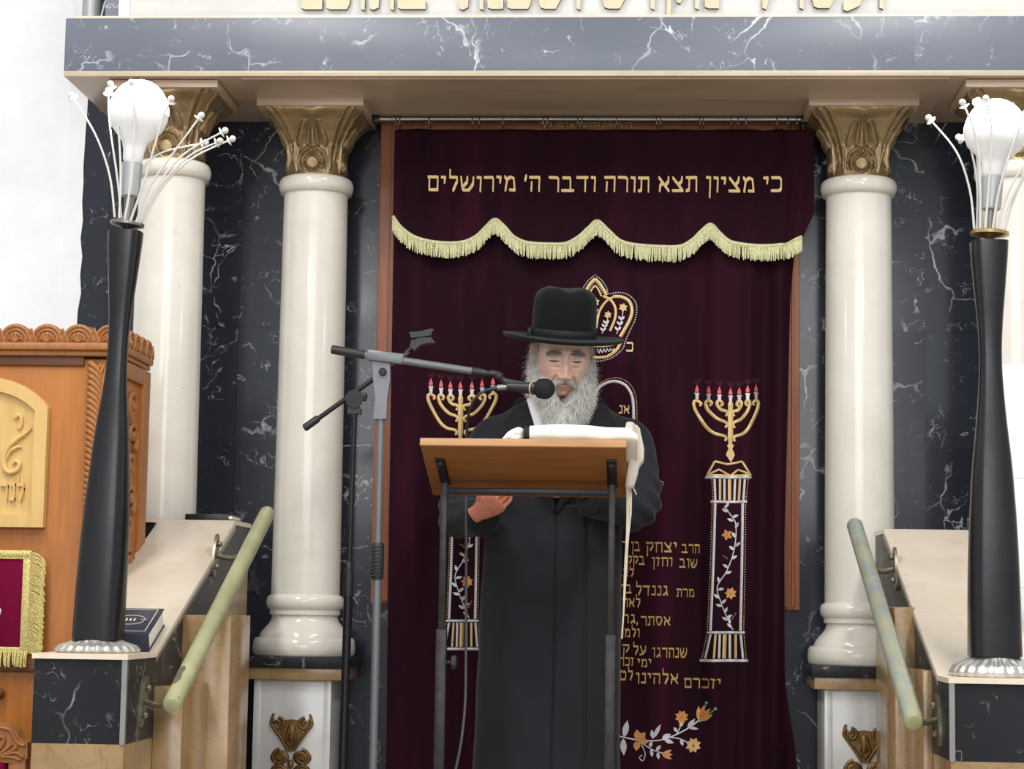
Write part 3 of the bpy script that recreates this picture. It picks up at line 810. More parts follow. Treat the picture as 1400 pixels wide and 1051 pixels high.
# candlesticks
def menorah(cx, dy, sl, sr):
    e = Emb()
    def L(pts, s, sc): return [(cx+s*sc*(x), y+dy) for x, y in pts]
    br = [[(-42.0, 554), (-40.3, 550.4), (-46, 546.8), (-50, 550), (-47, 561), (-33, 583.7), (-21.5, 593), (-8.5, 596), (-6, 600), (-8, 602.8)],
          [(-29, 555), (-26, 551), (-30.5, 547.3), (-34.2, 551), (-30.5, 561), (-19, 572.3), (-7, 577), (-4.5, 581), (-7.5, 584.5)],
          [(-13.7, 555.5), (-11, 552), (-15.6, 547.8), (-19, 552.3), (-13.7, 560), (-6, 562), (-3.5, 565.5), (-7, 568.5)]]
    fl = [(-45.7, 536), (-30, 538), (-15.5, 540)]
    for s, sc in ((-1, sl), (1, sr)):
        sg = 1 if s < 0 else -1
        for k, p in enumerate(br): e.line([(cx+(x*sl if s < 0 else -x*sr), y+dy) for x, y in p], [3.2, 4.4, 4.6, 4.6, 4.0, 3.2], GOLD)
        for x, y in fl: fx = cx+(x*sl if s < 0 else -x*sr); flame(e, fx, y+dy)
    flame(e, cx, 540.5+dy)
    e.line([(cx, 549+dy), (cx, 556+dy), (cx, 572+dy), (cx, 590+dy), (cx-.3, 606+dy)], [5, 7.4, 6.4, 7.6, 7.0, 7.6, 5], GOLD)
    e.blob([(cx-.3, 604+dy), (cx+4.6, 609+dy), (cx+2.2, 613+dy), (cx+6, 621.5+dy), (cx+.6, 632+dy), (cx-6.6, 621.5+dy), (cx-2.8, 613+dy), (cx-5, 609+dy)], GOLD, .003)
    return e
def flame(e, x, y):
    e.blob([(x-2.9, y), (x+2.9, y), (x+2.3, y+3), (x+1.8, y+9), (x-1.8, y+9), (x-2.3, y+3)], SILV, .003)
    e.line([(x-3.3, y+.6), (x+3.3, y+.6)], 1.6, SILV)
    e.blob([(x-2.2, y-1), (x-2.9, y-4), (x-1.4, y-8), (x+.2, y-11.5), (x+1.2, y-8), (x+2.6, y-4), (x+1.9, y-1)], PINK, .003)
    for dx in (-4, -1.5, 1.5, 4): e.line([(x+dx*.5, y-13), (x+dx*1.3, y-19)], .45, 5)
def pillar(e, dx, dy):
    k_ = 1.0 if dx == 0 else .86
    T = lambda pts: [(991+(x-991)*k_+dx, y+dy) for x, y in pts]
    e.line(T([(977, 631), (994.5, 634.5), (1014, 631), (1026.5, 649.5), (1026.5, 650), (966.5, 650), (966.5, 649.5), (977, 631)]), 3.0, GOLD, smooth=False)
    e.line(T([(967, 649), (983, 642), (999, 650), (1009, 642), (1026, 649)]), 2.6, GOLD, smooth=False)
    e.line(T([(964, 652.5), (1027.5, 652.5)]), 3.6, SILV); e.line(T([(971.5, 686), (1021, 686)]), 3.4, SILV)
    for k, (a, c) in enumerate(zip((976.6, 984.3, 990.6, 997.6, 1005, 1011.5, 1018), (977.6, 984.3, 990.6, 997.6, 1004, 1010, 1016))):
        e.line(T([(a, 655), (c, 684)]), 4.6 if k == 3 else 3.2, GOLD if k in (1, 3, 5) else SILV)
    for k, (a, c) in enumerate(zip((971, 978, 984, 991, 998, 1005.6, 1012.3), (964, 975.6, 983, 990, 998, 1005.6, 1015.6))):
        e.line(T([(a, 867), (c, 900)]), 5.0 if k == 3 else 3.2, GOLD if k in (1, 3, 5) else SILV)
    e.line(T([(966, 864.5), (1018, 864.5)]), 3.4, SILV); e.line(T([(957, 903), (1023, 903)]), 3.8, SILV)
    e.line(T([(977.5, 688), (975, 770), (971, 862)]), 3.6, SILV); e.line(T([(1015, 688), (1014, 770), (1012, 862)]), 3.6, SILV)
    e.beads(T([(973, 656), (974, 672), (974.5, 684)]), .9, 3.3, GOLD); e.beads(T([(1023, 656), (1021, 672), (1020, 684)]), .9, 3.3, GOLD)
    e.beads(T([(973.5, 690), (971, 770), (967, 861)]), .9, 3.4, GOLD); e.beads(T([(1019, 690), (1018.5, 770), (1016.5, 861)]), .9, 3.4, GOLD)
    e.beads(T([(966, 869), (960, 899)]), .9, 3.3, GOLD); e.beads(T([(1017, 869), (1020, 899)]), .9, 3.3, GOLD)
    st = [(990, 692), (997, 701), (1006, 717), (1004, 750), (994, 780), (980.5, 802), (985.6, 823.6), (994, 843.6), (1002, 861)]
    e.line(T(st), 1.5, SILV)
    for (x, y, a) in ((992, 694, 60), (995, 700, 150), (1001, 707, 20), (1003, 712, 160), (1005, 722, 60), (1005.5, 735, 120), (1005, 747, 40), (1004, 752, 140), (1000, 764, 30), (996, 776, 150), (992, 784, 20), (984, 797, 110), (981, 806, 10), (983, 818, 140), (986, 825, 40), (987, 829, 160), (990, 838, 60), (993, 845, 30), (995, 848, 150), (998, 853, 100), (1001, 858, 140)):
        e.leaf(T([(x, y)])[0], 9.5, a, 4.2, SILV)
    e.flower(T([(994, 731)])[0], 8, 5, ORNG, PINK, 40); e.flower(T([(999, 811)])[0], 8.5, 7, ORNG, GREEN)
    e.beads(T([(989, 760), (993, 762), (995, 766)]), 1.0, 3, ORNG); e.beads(T([(1006, 838), (1003, 843), (1000, 848)]), 1.0, 3, ORNG)
EM2 = EM+['spark_thread']; M['spark_thread'] = thread('dark_red_thread', (92, 24, 34), (112, 34, 44), 0)
e = menorah(998.9, 0, 1.0, .77); pillar(e, 0, 0); e.done('embroidered_menorah', EM2, ct)
e = menorah(629.3, -8.5, .885, .99); pillar(e, -360.0, -16); e.done('embroidered_menorah', EM2, ct)
# flower spray near the hem
e = Emb()
for k in (0, 1):
    e = Emb(); f = (lambda p: p) if k == 0 else (lambda p: mir(p, 819))
    g = lambda x, y: f([(x, y)])[0]
    an = lambda a: a if k == 0 else 180-a
    e.line(f([(845, 1006), (873, 1012), (900, 1012), (920, 1006), (944, 994), (957, 984)]), 1.9, SILV)
    e.line(f([(925, 1003), (930, 994), (932, 982)]), 1.5, SILV); e.line(f([(916, 1008), (930, 1010), (945, 1018)]), 1.5, SILV)
    e.line(f([(876, 1014), (890, 1024), (908, 1030)]), 1.5, SILV); e.line(f([(877, 1018), (882, 1030), (879, 1040), (874, 1036), (878, 1032)]), 1.3, SILV)
    for x, y, L, a, w in ((893, 1010, 13, 100, 6), (893, 1009, 22, 62, 6), (905, 1010, 14, 30, 8), (908, 1011, 14, -18, 6), (926, 1000, 8, 130, 5), (929, 993, 8, 50, 5), (940, 996, 17, 52, 7), (942, 995, 14, -8, 4), (931, 1010, 10, -75, 5), (888, 1022, 10, 70, 5), (890, 1024, 11, -80, 5), (899, 1028, 10, -80, 5), (897, 1026, 10, 50, 5), (853, 1008, 24, 78, 9), (852, 1009, 24, -88, 9)):
        e.leaf(g(x, y), L, an(a), w, SILV)
    e.flower(g(932, 980), 9.5, 8, ORNG, PINK); e.flower(g(948, 1019), 11, 8, GOLD, PINK)
    for a in (95, 45, -10, -100): e.leaf(g(872, 1012), 15, an(a), 10, ORNG)
    e.bead(g(871, 1013), 2.6, PINK)
    for a in (28, 50, 72, 92): e.leaf(g(956, 986), 24 if a in (50, 72) else 21, an(a), 7, ORNG)
    e.line(f([(957, 985), (962, 972), (965.5, 962)]), 1.3, GREEN); e.line(f([(958, 985), (968, 977), (977, 969)]), 1.3, GREEN)
    for p in ((965.5, 961), (978, 968.5), (957, 986)): e.bead(g(*p), 2.3, GREEN)
    for a in (-25, 0, 25): e.leaf(g(905, 1031), 15, an(a), 5, ORNG)
    e.done('embroidered_flowers', EM, ct)
# lettering: (word, right x, left x, baseline, height) as read on the curtain
WORDS = [('כ', 866.5, 855, 480, 13), ('אנ', 861, 845, 565, 11),
 ('הרב', 957.5, 931, 756, 12), ('יצחק', 926, 882, 755, 13.5), ('בן', 875.5, 862, 753, 12.5), ("ר'", 857, 842, 752, 12.5),
 ('שוב', 954, 928, 776, 12), ('וחזן', 920, 890, 774, 12), ('בקק', 882, 856, 772, 12), ('ו', 849, 842, 771, 12),
 ('לאב', 867, 842, 788, 10.5), ('מרת', 950, 924, 816, 11), ('גננדל', 914, 868, 814, 13), ('בת', 864, 846, 811, 12),
 ('לאה', 876, 850, 830, 12), ('אסתר', 917, 875, 855, 12), (',גר', 873, 850, 852, 12), ('ולמו', 875, 848, 871, 11.5),
 ('שנהרגו', 940, 891, 899, 13), ('על', 884, 864, 895, 12), ('ק', 861, 850, 893, 12), ('ימי', 891, 870, 912, 11), ('זכר', 867, 846, 910, 11),
 ('יזכרם', 986, 934, 941, 13), ('אלהינו', 928, 868, 935, 14), ('לט', 866, 846, 930, 13)]
for w, xr, xl, yb, h in WORDS:
    r, z = E(xr, yb); l, _ = E(xl, yb)
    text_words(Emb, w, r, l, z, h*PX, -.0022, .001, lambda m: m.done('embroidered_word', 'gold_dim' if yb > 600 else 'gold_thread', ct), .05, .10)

# ------------------------------------------------------------------ valance
DV = 6.375
VB = [(537, 297), (548, 312), (568, 326), (595, 333), (630, 333), (650, 325), (665, 311), (677, 302), (690, 312), (703, 326), (725, 334), (768, 335), (790, 326), (805, 313), (817, 304), (832, 317), (850, 332), (880, 337), (925, 339), (945, 331), (960, 317), (972, 309), (985, 321), (1000, 332), (1030, 337), (1068, 337), (1085, 331), (1096, 325)]
VBW = [(P(x, y, DV).x, P(x, y, DV).z) for x, y in VB]
vbx = [p[0] for p in VBW]; vbz = [p[1] for p in VBW]
tip = P(1113, 293, DV); vtop = P(830, 179, DV).z
def vbot(x): return lerp(vbx+[tip.x], vbz+[tip.z], x)
def val(x, z):
    k = sst(2.92, 2.7, z)
    y = DV+.004*math.sin(x*23+1)*(.4+.6*k)+.002*math.sin(x*51+z*3)
    for x0, w, a in ((.457, .014, -.006), (.480, .014, .007), (.505, .014, -.008), (-.47, .03, -.004), (-.28, .03, -.004), (.21, .03, -.004)): y += a*math.exp(-((x-x0-.1*(z-2.75)*(1 if x0 > .4 else 0))/w)**2)*k
    return y
vt = thing('curtain_valance', (-.13, DV, 2.55), 'short maroon velvet valance with gold Hebrew line and scalloped fringe above the curtain', 'valance')
vx0 = vbx[0]; vx1 = tip.x
def fval(u, v):
    x = vx0+(vx1-vx0)*u; z = vtop+(vbot(x)-vtop)*v
    return Vector((x, val(x, z), z))
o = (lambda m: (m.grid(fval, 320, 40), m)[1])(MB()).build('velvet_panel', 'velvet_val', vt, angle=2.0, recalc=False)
md = o.modifiers.new('thickness', 'SOLIDIFY'); md.thickness = .003; md.offset = -1
class EmbV(Emb): cloth = staticmethod(lambda x, z: val(x, z)-.0035); dep = DV
zb = P(820, 262.5, DV).z
text_words(EmbV, "כי מציון תצא תורה ודבר ה' מירושלים", P(1070, 262, DV).x, P(583, 263, DV).x, zb, 21.5*DV/FPX, -.0025, .001, lambda m: m.done('embroidered_word', 'gold_thread', vt), .05, .10)
b = MB(); random.seed(11)
prof = spline([Vector((x, 0, z)) for x, z in VBW], 16)
top = [Vector((p.x, val(p.x, p.z)-.004, p.z+.003)) for p in prof]
b.tube(top, .0062, 8, flat=.5, up=(0, 1, 0))
acc = 0
for p, q in zip(prof[:-1], prof[1:]):
    L = (q-p).length; n = max(1, int(round(L/.0032)))
    for k in range(n):
        s_ = p.lerp(q, (k+random.random()*.6)/n); y = val(s_.x, s_.z)-.004
        ln = .043+random.uniform(-.004, .004); sway = random.uniform(-.003, .003)
        b.tube([(s_.x, y, s_.z+.002), (s_.x+sway*.3, y-.0015-random.random()*.002, s_.z-ln*.5), (s_.x+sway, y+random.uniform(-.002, .001), s_.z-ln)], [.0019, .0021, .0017], 5)
b.build('fringe', 'fringe', vt, angle=1.2)
# ------------------------------------------------------------------ rod, rings, wooden frame
zr = P(800, 163, 6.40).z
rt = thing('curtain_rod', (-.13, 6.40, zr), 'thin steel rod under the lintel from which the curtain hangs', 'curtain rod')
xa, xb = P(513, 163, 6.40).x, P(1104, 161, 6.40).x
MB().tube([(xa, 6.40, zr), (xb, 6.40, zr)], .0085, 16).build('bar', 'rod', rt)
for x in (xa+.004, xb-.012):
    b = MB(); b.box(x-.010, x+.010, 6.385, 6.415, zr-.013, 2.966, bev=.002)
    b.build('bracket', 'black_metal', rt)
for x in (541, 547, 588, 646, 655, 688, 742, 748, 790, 795, 843, 898, 903, 957, 962, 1000, 1009, 1020, 1061, 1078, 1090):
    X = P(x, 165, 6.40).x; b = MB(); tl = random.uniform(-.3, .3)
    b.tube([(X+.5*math.sin(tl)*.018*math.cos(a), 6.40+.017*math.cos(a), zr-.010+.019*math.sin(a)) for a in [2*PI*k/20 for k in range(21)]], .0016, 6)
    b.build('curtain_ring', 'ring', rt)
ft = thing('doorway_surround', (-.17, 6.47, 1.41), 'reddish brown wooden surround of the ark doorway behind the curtain', 'doorway')
for s, X in ((-1, -.843), (1, .503)):
    a, c = sorted((X, X-s*.060)); MB().box(a, c, 6.460, DW-.0005, 1.410, 2.962, bev=.003).build('jamb', 'wood_frame', ft)
    k = .030 if s < 0 else 0
    a, c = sorted((X-s*(.016+k), X-s*(.026+k))); MB().box(a, c, 6.452, 6.462, 1.418, 2.955, bev=.003).build('moulding', 'wood_frame', ft)
    a, c = sorted((X-s*.036, X-s*.060)); MB().box(a, c, 6.448, 6.462, 1.418, 2.955, bev=.004).build('moulding', 'wood_frame', ft)
MB().box(-.783, .443, 6.458, DW-.0005, 2.895, 2.962, bev=.002).build('header', 'wood_frame', ft)
text_words(MB, 'די ושאת ההיכל אדמו לעי', P(866, 170, 6.456).x, P(738, 170, 6.456).x, P(800, 173, 6.456).z, .0135, 6.4555, 6.459, lambda m: m.build('gold_word', 'gold_braid', ft), .05, .08)

# ================================================================== LAMPS ON THE NEWELS
def rsq(cx, cy, z, hx, hy, e=5.0, n=48, rot=0.0):
    out = []
    for i in range(n):
        a = 2*PI*i/n; c, s_ = math.cos(a), math.sin(a)
        x = math.copysign(abs(c)**(2/e), c)*hx; y = math.copysign(abs(s_)**(2/e), s_)*hy
        out.append(Vector((cx+x*math.cos(rot)-y*math.sin(rot), cy+x*math.sin(rot)+y*math.cos(rot), z)))
    return out
DL = 4.83; PL = DL/FPX
def lamp(base, top, prof, plate_mat, label, wires, bulb, foot_r, zf):
    """base, top: photo points of the post axis; prof: (t, half width px); wires: lists of (px, py, depth shift)"""
    B, T = P(*base, DL), P(*top, DL)
    t = thing('torch_lamp', (B.x, DL, B.z-.02), label, 'lamp', 'torch lamps on the stair newels')
    # scalloped silver foot
    b = MB(); z0 = zf; hf = B.z+.003-zf
    def ff(u, v):
        a = 2*PI*u; k = .5+.5*math.cos(24*a)
        r = lerp([0, .15, .5, .8, 1], [foot_r*.97, foot_r*1.02, foot_r*.92, foot_r*.64, foot_r*.5], v)*(1-.035*(1-k)*(1-v))
        z = lerp([0, .15, .5, .8, 1], [0, hf*.22, hf*.52, hf*.80, hf], v)-.003*(1-k)*sst(0, .3, v)*sst(1, .7, v)
        return Vector((B.x+r*math.cos(a), DL+r*math.sin(a), z0+z))
    b.grid(ff, 240, 14, closed_u=True); b.build('scalloped_foot', 'silver', t, angle=1.2)
    b = MB(); rings = []
    for i in range(61):
        k = i/60; p = B.lerp(T, k); hw = lerp([q[0] for q in prof], [q[1] for q in prof], k)
        j = k; hw = sum(lerp([q[0] for q in prof], [q[1] for q in prof], max(0, min(1, k+d))) for d in (-.04, -.02, 0, .02, .04))/5
        rings.append(rsq(p.x, DL, p.z, hw*PL, hw*PL, 3.6))
    b.loft(rings); b.build('post', 'lamp_wood', t, angle=1.0)
    n = bulb['plate']; c = P(n[0], n[1], DL); r = n[2]*PL; tilt = Matrix.Rotation(n[3], 3, 'Y')
    b = MB(); b.lathe([(.008, -.030), (.012, -.024), (.008, -.016), (.014, -.010), (r*.7, -.007), (r, -.004), (r, .003), (r*.92, .005), (r*.5, .004)], c, 32, tilt)
    b.build('plate', plate_mat, t)
    s0 = P(*bulb['neck0'], DL); s1 = P(*bulb['sock0'], DL); s2 = P(*bulb['sock1'], DL); gl = bulb['glob']
    b = MB(); b.tube([c, s0.lerp(s1, .5), s1], [.012, .012, .013], 16); b.build('candle_tube', 'plate_grey', t)
    rs = bulb['sr']*PL
    b = MB(); b.tube([s1+(s2-s1)*-.05, s1, s1+(s2-s1)*.15, s2-(s2-s1)*.03, s2], [rs*.6, rs*.86, rs*.92, rs, rs*.9], 24); b.build('socket', 'socket', t)
    G = P(*gl[:2], DL); R = gl[2]*PL; ax = (G-s2).normalized(); L = (G-s2).length
    rot = Vector((0, 0, 1)).rotation_difference(ax).to_matrix()
    b = MB(); b.lathe([(rs*.80, 0), (rs*.95, .006), (rs*1.02, L*.22), (rs*1.25, L*.38), (R*.86, L*.66), (R*.985, L*.86), (R, L*.97)], s2, 40, rot, caps=False)
    b.build('bulb_collar', 'bulb_base', t, angle=1.2)
    b = MB(); b.lathe([(R, L*.97)]+[(R*math.cos(a), L*.97+R*1.12*math.sin(a)) for a in [PI/2*k/14 for k in range(1, 14)]]+[(.001, L*.97+R*1.12)], s2, 40, rot, caps=False)
    b.build('bulb_dome', 'bulb_glow', t, angle=1.2)
    for w in wires:
        pts = [Vector(P(x, y, DL+dy)) for x, y, dy in w]
        q = spline(pts, 6); b = MB(); b.tube(q, [.0030-.0008*k/(len(q)-1) for k in range(len(q))], 8)
        wo = b.build('wire', 'wire', t)
        d = (q[-1]-q[-2]).normalized(); rt_ = Vector((0, 0, 1)).rotation_difference(d).to_matrix()
        b = MB(); b.lathe([(.004, -.004), (.0125, -.001), (.013, .001), (.005, .003)], q[-1], 16, rt_); b.ball(q[-1]+d*.010, .0082, 12, 8)
        b.build('ball_tip', 'wire', wo)
    return t
lamp((134, 874), (172, 317), [(0, 33), (.12, 32.5), (.3, 30), (.5, 22.5), (.62, 14.8), (.70, 12.8), (.78, 13.8), (.9, 19.5), (1, 23.5)], 'plate_grey',
     'black hourglass torch lamp with a lit bulb on the left stair newel',
     [[(157, 297, 0), (150, 240, 0), (131, 185, 0), (100, 134, .02)], [(163, 298, -.02), (165, 230, -.03), (160, 160, -.05), (152, 120, -.06)],
      [(170, 302, -.035), (180, 240, -.05), (184, 160, -.07), (180, 118, -.09)], [(178, 303, -.035), (198, 245, -.055), (220, 170, -.08), (232, 140, -.10)],
      [(186, 304, -.03), (205, 255, -.04), (240, 205, -.05), (272, 162, -.06)], [(190, 305, -.02), (212, 258, -.02), (250, 212, -.02), (303, 181, -.02)],
      [(192, 305, 0), (218, 256, 0), (258, 214, 0), (296, 195, 0)], [(194, 306, .01), (222, 256, .02), (262, 217, .03), (313, 192, .04)],
      [(180, 300, .03), (186, 250, .05), (214, 212, .07), (276, 196, .10)], [(166, 298, .03), (160, 240, .05), (150, 170, .08), (148, 128, .10)]],
     dict(plate=(174, 306, 24, .10), neck0=(175, 300), sock0=(178, 268), sock1=(181, 222), sr=14.5, glob=(190, 152, 42)), .100, 1.283)
lamp((1360, 897), (1352, 331), [(0, 34.5), (.15, 33.5), (.3, 31), (.45, 26), (.58, 18.5), (.70, 14), (.78, 15.2), (.9, 21), (1, 25.5)], 'plate_brass',
     'black hourglass torch lamp with a lit bulb on the right stair newel',
     [[(1332, 313, 0), (1326, 260, 0), (1308, 208, 0), (1273, 165, .02)], [(1336, 314, .02), (1336, 250, .03), (1326, 200, .04), (1315, 190, .05)],
      [(1340, 315, -.02), (1340, 240, -.04), (1334, 185, -.06), (1318, 145, -.08)], [(1347, 316, -.03), (1352, 250, -.05), (1356, 180, -.08), (1349, 140, -.10)],
      [(1357, 316, -.035), (1366, 260, -.055), (1384, 200, -.08), (1400, 160, -.10)], [(1364, 315, -.02), (1376, 270, -.03), (1396, 232, -.04), (1428, 200, -.05)],
      [(1372, 314, 0), (1384, 270, 0), (1406, 230, 0), (1442, 196, 0)], [(1374, 313, .01), (1388, 268, .02), (1412, 226, .03), (1450, 206, .04)],
      [(1360, 312, .03), (1364, 260, .06), (1376, 200, .10), (1392, 160, .13)], [(1344, 312, .03), (1338, 240, .06), (1332, 160, .10), (1336, 140, .13)]],
     dict(plate=(1353, 319, 26, .05), neck0=(1353, 312), sock0=(1355, 286), sock1=(1357, 241), sr=15, glob=(1361, 181, 43)), .103, 1.263)

# ================================================================== MICROPHONE STANDS
def dirbox(b, p, q, w, h, bev=.002):
    """box along p->q, w across, h the other way"""
    p, q = Vector(p), Vector(q); d = q-p; L = d.length; d.normalize()
    s_ = d.cross(Vector((0, 1, 0))).normalized(); f = s_.cross(d)
    m = Matrix((( d.x, s_.x, f.x, p.x), (d.y, s_.y, f.y, p.y), (d.z, s_.z, f.z, p.z), (0, 0, 0, 1)))
    b.box(0, L, -w/2, w/2, -h/2, h/2, bev, m)
def tripod(t, c, mat, r=.30):
    for k in range(3):
        a = .5+2*PI*k/3
        e = Vector((c.x+r*math.cos(a), c.y+r*math.sin(a)*.7, PZ+.008))
        b = MB(); b.tube([Vector((c.x+.02*math.cos(a), c.y+.02*math.sin(a), PZ+.16)), e], .009, 10)
        lg = b.build('leg', mat, t); b = MB(); b.ball(e, (.013, .013, .008), 12, 8); b.build('rubber_foot', 'black_plastic', lg)
D1 = 5.62; K1 = D1/FPX
a0 = P(521, 560, D1); base1 = Vector((a0.x, D1, PZ))
t = thing('microphone_stand', base1, 'grey boom microphone stand with its boom reaching over the lectern to the microphone', 'microphone stand')
V = lambda x, y, d=0.0: P(x, y, D1+d)
zc = P(522, 768, D1).z
b = MB(); b.tube([(a0.x, D1, PZ+.10), (a0.x, D1, zc)], .0115, 18); b.build('lower_pole', 'stand_grey', t)
b = MB(); b.tube([(a0.x, D1, zc), (a0.x, D1, a0.z+.02)], .0095, 18); b.build('upper_pole', 'stand_grey', t)
b = MB(); b.tube([(a0.x, D1, P(522, 792, D1).z), (a0.x, D1, P(522, 789, D1).z), (a0.x, D1, P(522, 745, D1).z), (a0.x, D1, P(522, 742, D1).z)], [.015, .0172, .0172, .014], 20)
for i in range(9):
    for j in range(7):
        an = -PI/2-1.0+.25*j; b.ball((a0.x+.0172*math.cos(an), D1+.0172*math.sin(an), P(522, 787-4.9*i, D1).z), .0022, 6, 4)
b.build('clutch', 'black_plastic', t)
tripod(t, base1, 'stand_grey')
b = MB(); hd = V(523, 508)
b.tube([V(520, 575), V(520, 573)], .0115, 16)
b.prism([(p.x, p.z) for p in (V(511, 573), V(529, 573), V(530, 545), V(534, 520), V(534, 497), V(510, 494), V(511, 520), V(514, 545))], D1-.014, D1+.014)
b.build('head', 'stand_grey', t)
b = MB(); b.tube([V(523, 508, -.030), V(523, 508, -.026), V(523, 508, -.014)], [.008, .011, .011], 20); b.build('pivot_bolt', 'black_plastic', t)
b = MB(); dirbox(b, V(502, 485, -.012), V(552, 491.5, -.012), .030, .028, .005)
b.build('boom_sleeve', 'stand_grey', t)
b = MB(); b.tube([V(498, 485, -.012), V(650, 508, -.012)], .0105, 18); b.build('boom', 'stand_grey', t)
b = MB(); b.tube([V(453, 477.5, -.012), V(454, 477.6, -.012), V(498, 485, -.012), V(500, 485.3, -.012)], [.009, .0125, .0125, .009], 18); b.build('counterweight_grip', 'black_plastic', t)
b = MB(); b.tube([V(645, 507.4, -.012), V(646, 507.5, -.012), V(662, 510, -.012), V(668, 511, -.012)], [.010, .0122, .0115, .007], 18)
b.tube([V(664, 510, -.012), V(672, 511, -.012)], .007, 14); b.tube([V(669, 510, -.012), V(672, 510.6, -.012), V(681, 512, -.012), V(687, 513.5, -.012)], [.008, .0105, .0105, .007], 16)
b.ball(V(682, 514, -.02), .011, 16, 10)
b.build('boom_tip', 'black_plastic', t)
b = MB(); dirbox(b, V(680, 514, -.012), V(694, 523, -.012), .014, .018, .004); dirbox(b, V(688, 521, -.012), V(716, 526, -.012), .016, .026, .004)
b.tube([V(683, 513.5, -.030), V(683, 513.5, -.022)], .006, 12)
b.build('microphone_clip', 'black_plastic', t)
# microphone and cable
mt = thing('microphone', V(720, 531), 'charcoal handheld microphone with round grille held before the speaker\'s mouth by the boom', 'microphone')
A, B_ = V(694, 528.5, -.012), V(746, 531.5, -.040); d = (B_-A).normalized()
b = MB(); b.tube([A, A+d*.002, A.lerp(B_, .35), A.lerp(B_, .72), A.lerp(B_, .76)], [.010, .0130, .0142, .0178, .0178], 24); b.build('body', 'mic_body', mt)
rot = Vector((0, 0, 1)).rotation_difference(d).to_matrix()
b = MB(); R = 14.2*K1
b.lathe([(.016, -.026), (R*.93, -.016), (R*.98, -.006), (R, -.004), (R, .004), (R*.97, .010), (R*.80, .019), (R*.5, .026), (.001, .028)], B_-d*.004, 28, rot, caps=False); b.build('grille', 'mic_grille', mt, angle=1.0)
b = MB(); c = A.lerp(B_, .66); ring = [c+rot @ Vector((.0170*math.cos(a), .0170*math.sin(a), .004*math.sin(a))) for a in [2*PI*k/24 for k in range(25)]]
b.tube(ring, .0018, 8); b.build('rubber_band', 'band', mt)
b = MB(); b.tube([V(680, 529.8, -.012), V(693, 528.6, -.012)], [.0085, .0095], 16); b.build('plug_collar', 'alu', mt)
b = MB(); b.tube([V(664, 533.5, -.012), V(681, 530, -.012)], [.0045, .008], 14); b.build('cable_boot', 'black_plastic', mt)
b = MB(); pts = [V(666, 533, -.012), V(655, 539, 0), V(645, 553, .06), (P(639, 580, 5.86)), P(637.5, 640, 5.92), P(637.5, 760, 5.92), P(637, 900, 5.90), P(636, 960, 5.85), P(631, 1010, 5.8), P(623, 1051, 5.75), P(612, 1090, 5.7)]
b.tube(spline(pts, 10), .0040, 10); b.build('cable', 'cable', mt)
# the second, black stand behind
D2 = 5.86; K2 = D2/FPX; V = lambda x, y, d=0.0: P(x, y, D2+d)
a0 = V(484.5, 580); base2 = Vector((a0.x, D2, PZ))
t = thing('microphone_stand', base2, 'black boom stand with an empty clip standing behind the grey microphone stand', 'microphone stand')
z1 = V(480, 812).z
b = MB(); b.tube([(a0.x-.012, D2, PZ+.10), (a0.x-.006, D2, z1)], .0125, 18); b.build('lower_pole', 'black_metal', t)
b = MB(); b.tube([(a0.x-.006, D2, z1), (a0.x, D2, V(484, 560).z)], .0075, 16); b.build('upper_pole', 'black_metal', t)
b = MB(); c = lambda y: Vector((a0.x-.006, D2, V(480, y).z))
b.tube([c(816), c(815), c(779), c(778), c(769), c(768)], [.010, .0135, .0135, .010, .0095, .008], 18); b.build('clutch', 'black_plastic', t)
tripod(t, base2, 'black_metal', .27)
b = MB(); b.prism([(p.x, p.z) for p in (V(476, 566), V(494, 566), V(494, 560), V(489, 552), V(476, 556))], D2-.013, D2+.013); b.tube([V(484, 570), V(484, 562)], .010, 14)
b.tube([V(484.5, 545, -.022), V(484.5, 545, .02)], .026, 28); b.tube([V(479, 545, -.028), V(479, 545, -.02)], .0085, 16)
b.build('pivot', 'black_plastic', t)
b = MB(); dirbox(b, V(491, 541, .0), V(502, 541, .0), .016, .02, .003); dirbox(b, V(496, 536), V(499, 548), .010, .018, .003); b.build('wing_knob', 'black_plastic', t)
b = MB(); b.tube([V(424, 580), V(560, 482.5)], .0072, 16); b.build('boom', 'black_metal', t)
b = MB(); b.tube([V(415.5, 585.5), V(417, 584.6), V(434, 572.4), V(436, 571)], [.008, .0115, .0110, .008], 18); b.build('counterweight_grip', 'black_plastic', t)
b = MB(); b.tube([V(548, 490, -.022), V(548, 490, .008)], .0115, 20); b.build('boom_joint', 'black_plastic', t)
b = MB(); b.tube([V(548, 490), V(563, 475)], .0065, 14)
b.prism([(p.x, p.z) for p in (V(561, 473), V(563, 466), V(575, 463), V(590, 461.5), V(596, 470), V(590, 469), V(575, 472), V(567, 480))], D2-.016, D2+.016)
b.prism([(p.x, p.z) for p in (V(560, 455), V(575, 453.5), V(590, 450), V(594, 451), V(590, 457), V(591, 459), V(577, 461), V(563, 463))], D2-.016, D2+.016)
b.prism([(p.x, p.z) for p in (V(570, 466), V(582, 464), V(582, 459), V(570, 461))], D2-.010, D2+.010)
b.build('empty_clip', 'black_plastic', t)

